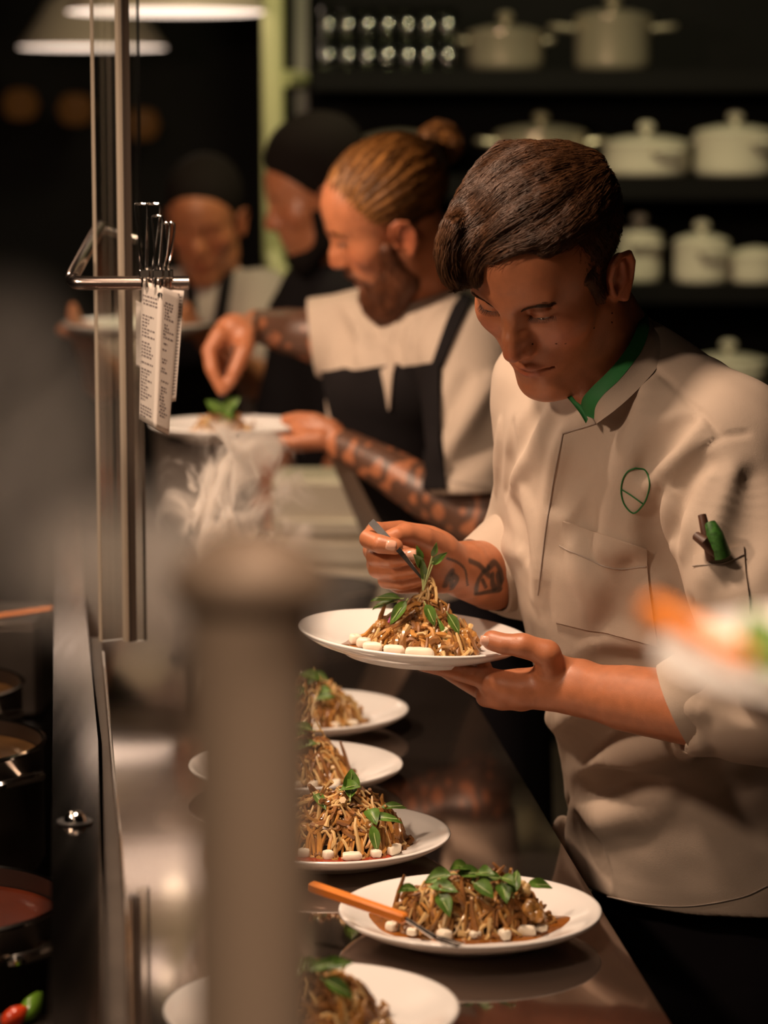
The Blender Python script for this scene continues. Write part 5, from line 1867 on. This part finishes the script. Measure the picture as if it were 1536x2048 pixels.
# things poking out of the sleeve pocket
WOOD = mat('dark_wood', (0.07, 0.026, 0.012), 0.5, noise=0.3, nscale=60)
q = lambda x, y, o=0.016: (lambda h: h + unit(CAM - h) * o)(jk.hit(x, y))
o = MB().tube([q(1404, 1030, 0.020), q(1412, 1066), q(1424, 1120, 0.006)], [0.0045, 0.0055, 0.006], 10).build('wooden_peg', WOOD)
tag(o, 'dark wooden peg standing upright in the jacket sleeve pocket', 'peg')
o = MB().tube([q(1392, 1072, 0.024), q(1408, 1082, 0.022), q(1436, 1112, 0.008)], [0.005, 0.0065, 0.006], 10).build('wooden_peg', WOOD)
tag(o, 'dark wooden peg leaning left in the jacket sleeve pocket', 'peg')
o = MB().tube([q(1420, 1046, 0.018), q(1430, 1070, 0.018), q(1444, 1112, 0.008)], [0.006, 0.009, 0.010], 10).build('herb_bundle', mat('bundle_green', (0.04, 0.14, 0.02), 0.5, noise=0.5, nscale=200))
tag(o, 'small green bundle tied with string in the jacket sleeve pocket', 'herb')
# ------------------------------------------------------------------ the red bearded cook with the hair bun
R2 = [[-0.1012, -0.9006, -0.4226], [0.9547, 0.0315, -0.2958], [0.2797, -0.4334, 0.8567]]
T2, _ = posed(R2, (0.0167, 4.36, 1.5494))
A2 = np.array(R2).T
second = empty('person', (0.09, 4.5, 0), 'person with copper hair bun, red beard and dark apron, reaching over a plate', 'person', 'cooks behind the pass')
fh2 = Field()
add_head(fh2, T2, R2)
b2 = Field()
add_head(b2, T2, R2)
nb = W(862, 655, 4.44)
b2.cap(T2((0, -0.030, -0.045)), nb, 0.055, 0.062, 0.03)
S2L, S2R = W(950, 720, 4.26), W(742, 668, 4.56)
P2 = W(940, 1130, 4.55)
b2.chain([nb, W(820, 850, 4.5), P2], [0.05, 0.07, 0.08], 0.03)
b2.cap(nb, S2L, 0.045, k=0.03)
b2.cap(nb, S2R, 0.045, k=0.03)
LEFT2 = unit((0.35, -0.92, 0))
FRONT2 = unit((-0.92, -0.35, 0))
for s in (-1, 1):
    hip = P2 + LEFT2 * 0.09 * s - (0, 0, 0.03)
    foot = np.array([hip[0] + 0.06, hip[1], 0.08])
    b2.chain([hip, (hip + foot) / 2, foot, foot + (-0.16, -0.04, -0.03)], [0.07, 0.05, 0.035, 0.03], 0.02)
E2L = W(968, 1042, 4.14)
b2.chain([S2L, E2L], [0.05, 0.044], 0.02)
b2.chain([E2L, W(860, 990, 4.18), W(770, 935, 4.24), W(690, 893, 4.30)], [0.043, 0.041, 0.034, 0.027], 0.02)
b2.ell(W(634, 872, 4.34), (0.045, 0.036, 0.018), np.array([unit((1, -0.2, -0.3)), unit((0.2, 1, 0)), unit((0.3, 0, 1))]), 0.02)
b2.chain([W(665, 862, 4.32), W(628, 842, 4.33), W(595, 838, 4.35), W(572, 840, 4.36)], [0.018, 0.0135, 0.0115, 0.009], 0.012)
b2.chain([W(640, 880, 4.31), W(590, 884, 4.31), W(548, 880, 4.33), W(520, 872, 4.35)], [0.016, 0.0112, 0.010, 0.0085], 0.010)
b2.chain([W(640, 882, 4.34), W(585, 892, 4.35), W(545, 886, 4.38), W(518, 876, 4.41)], [0.015, 0.0112, 0.010, 0.0085], 0.008)
b2.chain([W(640, 876, 4.37), W(590, 890, 4.39), W(548, 884, 4.43), W(525, 874, 4.46)], [0.014, 0.0108, 0.0098, 0.0085], 0.008)
b2.chain([W(640, 872, 4.38), W(600, 878, 4.41), W(570, 872, 4.45)], [0.013, 0.0098, 0.008], 0.008)
E2R = W(638, 672, 4.62)
b2.chain([S2R, E2R], [0.048, 0.043], 0.02)
b2.chain([E2R, W(575, 662, 4.62), W(515, 652, 4.60)], [0.043, 0.039, 0.028], 0.02)
b2.ell(W(468, 668, 4.57), (0.036, 0.024, 0.034), np.array([unit((0.85, 0, 0.5)), (0, 1.0, 0), unit((-0.5, 0, 0.85))]), 0.02)
b2.chain([W(440, 672, 4.555), W(419, 702, 4.54), W(424, 738, 4.52), W(444, 782, 4.51)], [0.017, 0.0128, 0.0112, 0.0085], 0.008)
b2.chain([W(450, 680, 4.59), W(430, 715, 4.58), W(436, 745, 4.56), W(450, 778, 4.54)], [0.016, 0.0125, 0.011, 0.0085], 0.008)
b2.chain([W(470, 690, 4.60), W(452, 722, 4.60), W(458, 752, 4.58)], [0.015, 0.0118, 0.009], 0.008)
b2.chain([W(482, 690, 4.61), W(472, 718, 4.61), W(474, 742, 4.60)], [0.013, 0.0108, 0.0085], 0.008)
b2.chain([W(495, 672, 4.56), W(488, 702, 4.535), W(470, 742, 4.52), W(458, 768, 4.515)], [0.018, 0.0145, 0.0115, 0.009], 0.010)
V, Q = b2.mesh(0.0028)
pig = head_pigment(V, T2, R2, stubble=0.0)
# tattooed sleeves of both forearms: dark ink motifs
n1 = wav(V, 22, 41, 8)
n2 = wav(V, 45, 42, 8)
ink2 = np.clip(((np.abs(n1) < 0.42) | (n2 > 0.42)).astype(float) * 0.75 + 0.12, 0, 1)
seg = lambda a, b: np.clip(((V - a) @ (b - a)) / ((b - a) @ (b - a)), -0.6, 1.0)
near = lambda a, b: np.linalg.norm(V - (a + seg(a, b)[:, None] * (b - a)), axis=1) < 0.062
m = (near(E2L, W(700, 898, 4.29)) & (V[:, 0] > W(672, 893, 4.3)[0])) | (near(E2R, W(530, 654, 4.6)) & (V[:, 0] > W(508, 652, 4.6)[0]))
pig[m] *= 1 - ink2[m][:, None] * np.array([0.86, 0.78, 0.66])
skin2 = link_mesh('body', V, Q.tolist(), SKIN, second, pigment=pig)
brows(T2, R2, 1.0, skin2, HAIR2, fh2)
eyes(T2, R2, 1.0, skin2)
# beard
bd = Field()
bd.ell(T2((0, 0.066, -0.098)), (0.042, 0.038, 0.040), A2, 0.02)
bd.ell(T2((0, 0.056, -0.132)), (0.034, 0.034, 0.032), A2, 0.02)
for s in (-1, 1):
    bd.cap(T2((s * 0.062, 0.024, -0.006)), T2((s * 0.050, 0.022, -0.066)), 0.014, 0.024, 0.015)
    bd.cap(T2((s * 0.050, 0.022, -0.070)), T2((s * 0.02, 0.060, -0.105)), 0.026, 0.030, 0.015)
    bd.cap(T2((s * 0.044, 0.046, -0.048)), T2((s * 0.026, 0.072, -0.080)), 0.014, 0.016, 0.015)
    bd.chain([T2((s * 0.003, 0.096, -0.034)), T2((s * 0.018, 0.089, -0.038)), T2((s * 0.032, 0.074, -0.054))], [0.0062, 0.0072, 0.008], 0.008)
bd.ell(T2((0, 0.098, -0.0500)), (0.019, 0.014, 0.0075), A2, 0.004, '-')
bd.disp(lambda P: 0.0012 * wav(P, 90, 6, 8), T2((0, 0, 0)), 0.3)
V, Q = bd.mesh(0.003)
link_mesh('beard', V, Q.tolist(), BEARD, second)
roots = V[r.integers(0, len(V), 1500)]
paths = strands(bd, roots, lambda P: np.broadcast_to(np.array(R2) @ unit((0, 0.35, -1)), P.shape).copy(), 0.02, 4, off=0.0, lift=0.006, seed=5)
strand_mesh(paths, 0.0006, 'beard_strands', BEARD, second)
# swept back hair and bun
h2 = Field()
BUN = W(878, 290, 4.40)
h2.ell(T2((0, -0.016, 0.066)), (0.0795, 0.1015, 0.0815), A2, 0.01)
h2.plane(T2((0, 0.074, 0.088)), A2.T @ np.array([0, 0.82, -0.57]), 0.006, T2((0, 0.1, 0.05)), 9)
h2.plane(T2((0, -0.09, -0.050)), A2.T @ np.array([0, 0.25, -1.0]), 0.006, T2((0, 0, 0)), 9)
for s in (-1, 1):
    h2.ell(T2((s * 0.088, -0.010, -0.004)), (0.022, 0.030, 0.046), A2, 0.006, '-')
h2.ell(W(846, 312, 4.38), (0.038, 0.038, 0.022), np.array([unit((0.8, 0, 0.4)), (0, 1.0, 0), unit((-0.4, 0, 0.8))]), 0.02)
bax = unit(BUN - np.array(T2((0, 0, 0.06))))
bu = unit(np.cross(bax, (0, 1, 0)))
bv = np.cross(bax, bu)


def bun_angle(P):
    q = P - BUN
    return np.arctan2(q @ bu, q @ bv)


grain2 = lambda P: 0.0016 * np.sin(34 * bun_angle(P) + 2.5 * wav(P, 14, 72, 5)) + 0.0008 * np.sin(83 * bun_angle(P) + 2 * wav(P, 18, 73, 5))


def lock_tone(V):
    L = (V - np.array(T2((0, 0, 0)))) @ np.array(R2)
    t = 0.80 + 0.45 * np.sin(29 * bun_angle(V) + 3 * wav(V, 13, 74, 5)) + 0.25 * np.sin(67 * bun_angle(V) + 2 * wav(V, 16, 75, 5))
    shaved = np.clip((0.075 - L[:, 2] - 0.30 * np.clip(L[:, 1], -0.2, 0.0) * -1) / 0.03, 0, 1) * np.clip((0.02 - L[:, 1]) / 0.03, 0, 1)
    return (np.clip(t, 0.3, 1.5) * (1 - 0.72 * shaved))[:, None] * np.ones(3)


h2.disp(grain2, T2((0, 0, 0.06)), 0.3)
V, Q = h2.mesh(0.0028)
link_mesh('hair', V, Q.tolist(), HAIR2A, second, pigment=lock_tone(V))


def bun_dir(P):
    d = BUN - P
    return d / (np.linalg.norm(d, axis=1)[:, None] + 1e-9)


vis = V[(V[:, 1] < 4.42)]
roots = vis[r.integers(0, len(vis), 2600)]
strand_mesh(strands(h2, roots, bun_dir, 0.06, 7, off=0.0004, lift=0.003, seed=6), 0.0006, 'hair_strands', HAIR2, second)
hb = Field()
hb.ell(BUN, (0.037, 0.036, 0.034), None, 0.01)
hb.chain([BUN + 0.024 * np.array([math.cos(a), -0.7, math.sin(a)]) for a in np.linspace(0, 5.4, 14)], np.linspace(0.016, 0.011, 14), 0.006)
hb.disp(lambda P: 0.001 * wav(P, 120, 16, 8), BUN, 0.2)
V, Q = hb.mesh(0.0028)
link_mesh('hair_bun', V, Q.tolist(), HAIR2A, second, pigment=np.clip(0.85 + 0.5 * wav(V, 60, 71, 6), 0.3, 1.5)[:, None] * np.ones(3))
roots = V[r.integers(0, len(V), 700)]
strand_mesh(strands(hb, roots, lambda P: np.cross(P - BUN, np.array([0.2, -1, 0.1])), 0.05, 6, off=0.0004, lift=0.003, seed=7), 0.0006, 'hair_bun_strands', HAIR2, second)

# shirt, apron
s2 = Field()
T2P = [(866, 640, 4.45, 0.075, 0.065), (846, 690, 4.45, 0.150, 0.095), (800, 770, 4.47, 0.185, 0.115), (806, 880, 4.50, 0.175, 0.118), (860, 1010, 4.53, 0.170, 0.120), (930, 1160, 4.55, 0.165, 0.120)]
s2.loft([W(x, y, d) for x, y, d, a, b in T2P], [t[3] for t in T2P], [t[4] for t in T2P], LEFT2, FRONT2)
s2.chain([W(868, 606, 4.42), W(866, 650, 4.44)], [0.066, 0.070], 0.02)
s2.chain([nb, S2L], [0.066, 0.076], 0.04)
s2.chain([nb, S2R], [0.066, 0.072], 0.04)
s2.chain([S2L, W(952, 860, 4.19), W(945, 985, 4.16)], [0.078, 0.074, 0.071], 0.03)
s2.chain([S2R, W(690, 670, 4.59), W(628, 676, 4.62)], [0.072, 0.070, 0.066], 0.03)
ops2 = s2.ops[:]
jk_save, base_save = jk, base_jk
jk, base_jk = s2, ops2
ridge([(930, 760), (900, 830), (880, 870)], 0.016, 0.4, 0.02, '-', 3.9, 4.9)
ridge([(985, 760), (940, 850), (890, 915)], 0.016, 0.4, 0.02, '+', 3.9, 4.9)
ridge([(1000, 800), (970, 880), (900, 950)], 0.016, 0.4, 0.02, '-', 3.9, 4.9)
ridge([(700, 600), (720, 670), (735, 735)], 0.014, 0.4, 0.02, '+', 3.9, 5.0)
ridge([(660, 620), (690, 680), (700, 735)], 0.014, 0.4, 0.02, '-', 3.9, 5.0)
ridge([(800, 640), (790, 690), (800, 735)], 0.010, 0.4, 0.015, '-', 3.9, 5.0)
ridge([(830, 640), (820, 690), (826, 735)], 0.010, 0.4, 0.015, '+', 3.9, 5.0)
jk, base_jk = jk_save, base_save
s2.disp(lambda P: 0.003 * wav(P, 7, 23), W(820, 800, 4.5), 0.9)
s2.cap(T2((0, -0.03, -0.03)), W(866, 660, 4.44), 0.058, 0.056, 0.004, '-')
ha, hb_ = W(884, 972, 4.16), W(990, 985, 4.16)
s2.plane(W(940, 982, 4.16), (0.05, -0.05, -1), 0.004, W(945, 1000, 4.16), 0.2)
s2.ops[-1] = (lambda P, f0=s2.ops[-1][0]: np.maximum(f0(P), np.linalg.norm(P - W(945, 1010, 4.16), axis=1) - 0.13), W(945, 1010, 4.16), 0.14, '-', 0.004)
s2.cap(W(952, 930, 4.17), W(948, 1010, 4.155), 0.048, 0.052, 0.003, '-')
s2.cap(W(600, 678, 4.63), W(640, 675, 4.615), 0.058, 0.056, 0.003, '-')
cutc = W(600, 676, 4.63)
s2.ops.append((lambda P: np.maximum(((P - W(622, 676, 4.62)) @ unit((0.95, 0, 0.12))), np.linalg.norm(P - cutc, axis=1) - 0.11), cutc, 0.12, '-', 0.004))
V, Q = s2.mesh(0.005)
tag(link_mesh('shirt', V, Q.tolist(), COTTON, second), 'white short sleeved shirt')
kw = dict(d0=3.9, d1=5.0)
patch(s2, [(650, 745), (676, 850), (745, 1000), (830, 1150)], [(884, 726), (884, 850), (900, 1000), (960, 1150)], 24, 30, 0.008, 0.012, 'apron', APRON, second, **kw)
patch(s2, [(922, 588), (895, 650), (866, 735)], [(944, 600), (915, 665), (886, 735)], 5, 20, 0.006, 0.009, 'apron_strap', APRON, second, **kw)
patch(s2, [(770, 745), (778, 780), (784, 815)], [(792, 728), (789, 780), (786, 815)], 5, 10, 0.013, 0.005, 'shirt_placket', COTTON, second, **kw)
seam(s2, [(882, 958), (935, 968), (985, 970)], 0.0012, 'hem_stitching', SEAMM, second, **kw)
tr2 = Field()
tr2.loft([P2 + (0, 0, 0.08), P2 - (0, 0, 0.1)], [0.16, 0.165], [0.12, 0.12], LEFT2, FRONT2)
for s in (-1, 1):
    hip = P2 + LEFT2 * 0.09 * s - (0, 0, 0.08)
    foot = np.array([hip[0] + 0.06, hip[1], 0.07])
    tr2.chain([hip, (hip + foot) / 2, foot], [0.098, 0.08, 0.06], 0.03)
V, Q = tr2.mesh(0.012)
link_mesh('trousers', V, Q.tolist(), NAVY, second)
for s in (-1, 1):
    hip = P2 + LEFT2 * 0.09 * s
    sh = Field()
    sh.ell(np.array([hip[0] + 0.06, hip[1], 0.045]) + FRONT2 * 0.06, (0.13, 0.048, 0.045), np.array([FRONT2, LEFT2, (0, 0, 1.0)]), 0.01)
    V, Q = sh.mesh(0.008)
    link_mesh('shoe', V, Q.tolist(), BLACK, second)
# his plate and food
pl2 = plate(W(462, 846, 4.42) - np.array([0, 0, 0.0275]), 'white plate held by the bearded cook over the steam')
W2 = 'the plate held by the bearded cook'
puddle(pl2, (0, -0.01), 0.06, 0.06, 41, W2)
noodles(pl2, (-0.015, 0.0), 0.05, 0.045, 0.026, 130, 42, W2)
for k in range(5):
    herb(pl2, (-0.016 + 0.008 * (k % 3), -0.02, 0.03 + 0.006 * k), (math.cos(k * 1.3), -0.2, 0.6 + 0.3 * math.sin(k)), 0.03, 0.018, 'bright green leaf in the cluster on ' + W2, 'leaf cluster on ' + W2, up=(0.2 * k - 0.4, -1, 0.3), seed=k)
tw2 = empty('tweezers', W(446, 770, 4.51), 'small tweezers pinched by the bearded cook above his plate', 'tweezers')
for s in (-1, 1):
    MB().tube([W(470 + 2 * s, 690, 4.545), W(448 + 3 * s, 775, 4.51), W(438, 812, 4.50)], [0.0022, 0.002, 0.0008], 6).build('arm', CHROME, tw2)


# ------------------------------------------------------------------ two cooks far back
def far_cook(name, fw, pitch, headpx, d, label, shirt, sh, plate_at=None, beard=False, seed=0, hairm=HAIR3, roll=0.0, apron=False):
    f = unit((fw[0], fw[1], 0))
    up = np.array([0, 0, 1.0])
    rt = np.cross(f, up)
    fwd = f * math.cos(pitch) - up * math.sin(pitch)
    u2 = np.cross(rt, fwd)
    R = np.stack([rt, fwd, u2], 1)
    T, _ = posed(R, W(headpx[0], headpx[1], d))
    A = R.T
    o = empty('person', (W(headpx[0], headpx[1], d)[0] + 0.05, d + 0.1, 0), label, 'person', 'cooks behind the pass')
    b = Field()
    add_head(b, T, R)
    nbx = W(sh[0][0] * 0.5 + sh[1][0] * 0.5, sh[0][1] * 0.5 + sh[1][1] * 0.5 - 40, d + 0.06)
    b.cap(T((0, -0.03, -0.045)), nbx, 0.052, 0.06, 0.03)
    SL, SR = W(*sh[0], d), W(*sh[1], d + 0.08)
    hipz = np.array([nbx[0] + 0.03, d + 0.16, 0.92])
    b.chain([nbx, hipz], [0.06, 0.08], 0.03)
    for s, S in ((1, SL), (-1, SR)):
        b.cap(nbx, S, 0.045, k=0.03)
        if plate_at:
            hand = W(plate_at[0] + s * 118, plate_at[1] - 2, plate_at[2])
        else:
            hand = S + np.array([-0.10, -0.10, -0.42])
        el = (S + hand) / 2 + np.array([0.05 * s, 0.06, -0.14])
        b.chain([S, el], [0.045, 0.04], 0.02)
        b.chain([el, hand * 0.85 + el * 0.15], [0.04, 0.026], 0.02)
        b.ell(hand, (0.045, 0.04, 0.02), None, 0.02)
        dr = unit(hand - el)
        for q in range(4):
            a0 = hand + np.array([0, 0.012 * (q - 1.5), 0.0]) + dr * 0.03
            b.chain([a0, a0 + dr * 0.03, a0 + dr * 0.052 + (0, 0, 0.008)], [0.010, 0.0095, 0.008], 0.006)
        b.chain([hand + (0, -0.02, 0.012), hand + dr * 0.03 + (0, -0.032, 0.028), hand + dr * 0.05 + (0, -0.03, 0.034)], [0.013, 0.011, 0.009], 0.008)
        foot = np.array([hipz[0], hipz[1] - 0.09 * s, 0.08])
        b.chain([hipz, foot, foot + (-0.1, -0.05, -0.03)], [0.07, 0.04, 0.03], 0.02)
    V, Q = b.mesh(0.0045)
    pg = head_pigment(V, T, R, stubble=0.2)
    link_mesh('body', V, Q.tolist(), SKIN, o, pigment=pg)
    h = Field()
    h.ell(T((0, -0.018, 0.070)), (0.084, 0.104, 0.086), A, 0.01)
    h.plane(T((0, 0.068, 0.092)), A.T @ np.array([0, 0.82, -0.57]), 0.006, T((0, 0.1, 0.05)), 9)
    h.plane(T((0, -0.09, -0.040)), A.T @ np.array([0, 0.25, -1.0]), 0.006, T((0, 0, 0)), 9)
    if beard:
        h.ell(T((0, -0.02, 0.11)), (0.088, 0.10, 0.075), A, 0.02)
    V, Q = h.mesh(0.005)
    link_mesh('hair', V, Q.tolist(), hairm, o)
    if beard:
        g = Field()
        g.ell(T((0, 0.062, -0.095)), (0.036, 0.034, 0.036), A, 0.02)
        for s in (-1, 1):
            g.cap(T((s * 0.066, 0.020, -0.012)), T((s * 0.052, 0.020, -0.070)), 0.011, 0.018, 0.015)
            g.cap(T((s * 0.052, 0.020, -0.070)), T((s * 0.02, 0.062, -0.098)), 0.018, 0.024, 0.015)
        V, Q = g.mesh(0.005)
        link_mesh('beard', V, Q.tolist(), hairm, o)
    k = Field()
    lv = unit(SL - SR)
    k.chain([nbx + (0, 0, 0.02), nbx - (0, 0, 0.04)], [0.062, 0.08], 0.03)
    k.chain([SR, nbx - (0, 0, 0.07), SL], [0.074, 0.09, 0.074], 0.04)
    fr = unit(np.cross((0, 0, 1.0), lv))
    k.loft([nbx - (0, 0, 0.10), nbx * 0.5 + hipz * 0.5, hipz - (0, 0, 0.04)], [0.185, 0.170, 0.175], [0.115, 0.115, 0.12], lv, fr)
    for s, S in ((1, SL), (-1, SR)):
        hand = W(plate_at[0] + s * 118, plate_at[1] - 2, plate_at[2]) if plate_at else S + np.array([-0.10, -0.10, -0.42])
        el = (S + hand) / 2 + np.array([0.05 * s, 0.06, -0.14])
        k.chain([S, S * 0.3 + el * 0.7], [0.074, 0.068], 0.03)
    k.cap(T((0, -0.03, -0.02)), nbx, 0.058, 0.056, 0.004, '-')
    V, Q = k.mesh(0.008)
    link_mesh('shirt', V, Q.tolist(), shirt, o)
    t = Field()
    for s in (-1, 1):
        foot = np.array([hipz[0], hipz[1] - 0.09 * s, 0.03])
        t.chain([hipz + (0, 0, 0.06), foot], [0.11, 0.065], 0.03)
    V, Q = t.mesh(0.014)
    link_mesh('trousers', V, Q.tolist(), NAVY, o)
    return o, k, nbx


GREYT = mat('grey_shirt', (0.34, 0.275, 0.24), 0.8)
DARKT = mat('dark_shirt', (0.012, 0.010, 0.011), 0.85, spec=0.1)
c3, k3, nb3 = far_cook('c3', (-0.15, -1), 0.45, (412, 452), 6.0, 'person in grey shirt with dark apron straps, carrying a plate, behind the tickets', GREYT, ((520, 610), (330, 610)), plate_at=(275, 662, 5.55))
kw = dict(d0=5.2, d1=7.0)
patch(k3, [(446, 520), (440, 580), (425, 660)], [(470, 528), (462, 585), (450, 660)], 4, 14, 0.008, 0.01, 'apron_strap', APRON, c3, **kw)
patch(k3, [(370, 525), (372, 580), (372, 660)], [(388, 525), (392, 580), (396, 660)], 4, 14, 0.008, 0.01, 'apron_strap', APRON, c3, **kw)
patch(k3, [(340, 650), (340, 760), (340, 880)], [(470, 650), (475, 760), (480, 880)], 12, 16, 0.008, 0.011, 'apron', APRON, c3, **kw)
p3 = plate(W(275, 655, 5.5) - np.array([0, 0, 0.02]), 'white plate carried by the cook in grey, seen through the glass')
p3.scale = (1.15, 1.15, 1.15)
c4, k4, nb4 = far_cook('c4', (-1, -0.15), 0.3, (640, 410), 5.5, 'person with thick black hair and beard in profile, behind the copper hair', DARKT, ((690, 600), (640, 590)), beard=True)

# ------------------------------------------------------------------ steam
def steam(name, c, size, dens, label, scale, seed, thr=0.5, soft=0.25, color=(1, 0.95, 0.9), dist=1.2):
    m = bpy.data.materials.new(name)
    m.use_nodes = True
    nt = m.node_tree
    nt.nodes.remove(nt.nodes['Principled BSDF'])
    out = nt.nodes['Material Output']
    v = nt.nodes.new('ShaderNodeVolumePrincipled')
    v.inputs['Color'].default_value = (*color, 1)
    v.inputs['Anisotropy'].default_value = 0.1
    tc = nt.nodes.new('ShaderNodeTexCoord')
    mp = nt.nodes.new('ShaderNodeMapping')
    mp.inputs['Location'].default_value = (seed * 3.1, seed, seed * 1.7)
    mp.inputs['Scale'].default_value = scale
    nt.links.new(tc.outputs['Object'], mp.inputs['Vector'])
    n = nt.nodes.new('ShaderNodeTexNoise')
    n.inputs['Scale'].default_value = 1.0
    n.inputs['Detail'].default_value = 6.0
    n.inputs['Roughness'].default_value = 0.55
    n.inputs['Distortion'].default_value = dist
    nt.links.new(mp.outputs['Vector'], n.inputs['Vector'])
    r1 = nt.nodes.new('ShaderNodeMapRange')
    r1.interpolation_type = 'SMOOTHSTEP'
    r1.inputs['From Min'].default_value = thr
    r1.inputs['From Max'].default_value = thr + soft
    nt.links.new(n.outputs['Fac'], r1.inputs['Value'])
    # fade towards the edge of the cloud
    sc = nt.nodes.new('ShaderNodeVectorMath')
    sc.operation = 'DIVIDE'
    sc.inputs[1].default_value = [s / 2 for s in size]
    nt.links.new(tc.outputs['Object'], sc.inputs[0])
    ln = nt.nodes.new('ShaderNodeVectorMath')
    ln.operation = 'LENGTH'
    nt.links.new(sc.outputs[0], ln.inputs[0])
    r2 = nt.nodes.new('ShaderNodeMapRange')
    r2.interpolation_type = 'SMOOTHSTEP'
    r2.inputs['From Min'].default_value = 1.0
    r2.inputs['From Max'].default_value = 0.45
    nt.links.new(ln.outputs['Value'], r2.inputs['Value'])
    mu = nt.nodes.new('ShaderNodeMath')
    mu.operation = 'MULTIPLY'
    nt.links.new(r1.outputs[0], mu.inputs[0])
    nt.links.new(r2.outputs[0], mu.inputs[1])
    m2 = nt.nodes.new('ShaderNodeMath')
    m2.operation = 'MULTIPLY'
    m2.inputs[1].default_value = dens
    nt.links.new(mu.outputs[0], m2.inputs[0])
    nt.links.new(m2.outputs[0], v.inputs['Density'])
    nt.links.new(v.outputs[0], out.inputs['Volume'])
    b = MB().lathe((0, 0, 0), [(math.sin(a), -math.cos(a)) for a in np.linspace(0.01, 3.13, 16)], 24)
    o = link_mesh(name, np.array(b.v) * np.array(size) / 2, b.f, m)
    o.location = c
    return tag(o, label, 'steam', None, 'stuff')


steam('steam_plume', W(472, 1010, 3.50), (0.23, 0.10, 0.25), 620, 'curling white steam rising in front of the bearded cook\'s forearm', (19, 19, 13), 5, 0.50, 0.24, dist=0.9)
steam('steam_haze', W(400, 1150, 3.75), (0.62, 0.25, 0.36), 4, 'soft haze of steam over the far end of the counter', (5, 5, 4), 2, 0.25, 0.4)
steam('steam_haze', W(20, 930, 2.5), (0.26, 0.2, 0.42), 1.0, 'brown haze of steam along the left edge above the sauce pots', (6, 6, 4), 4, 0.2, 0.4)
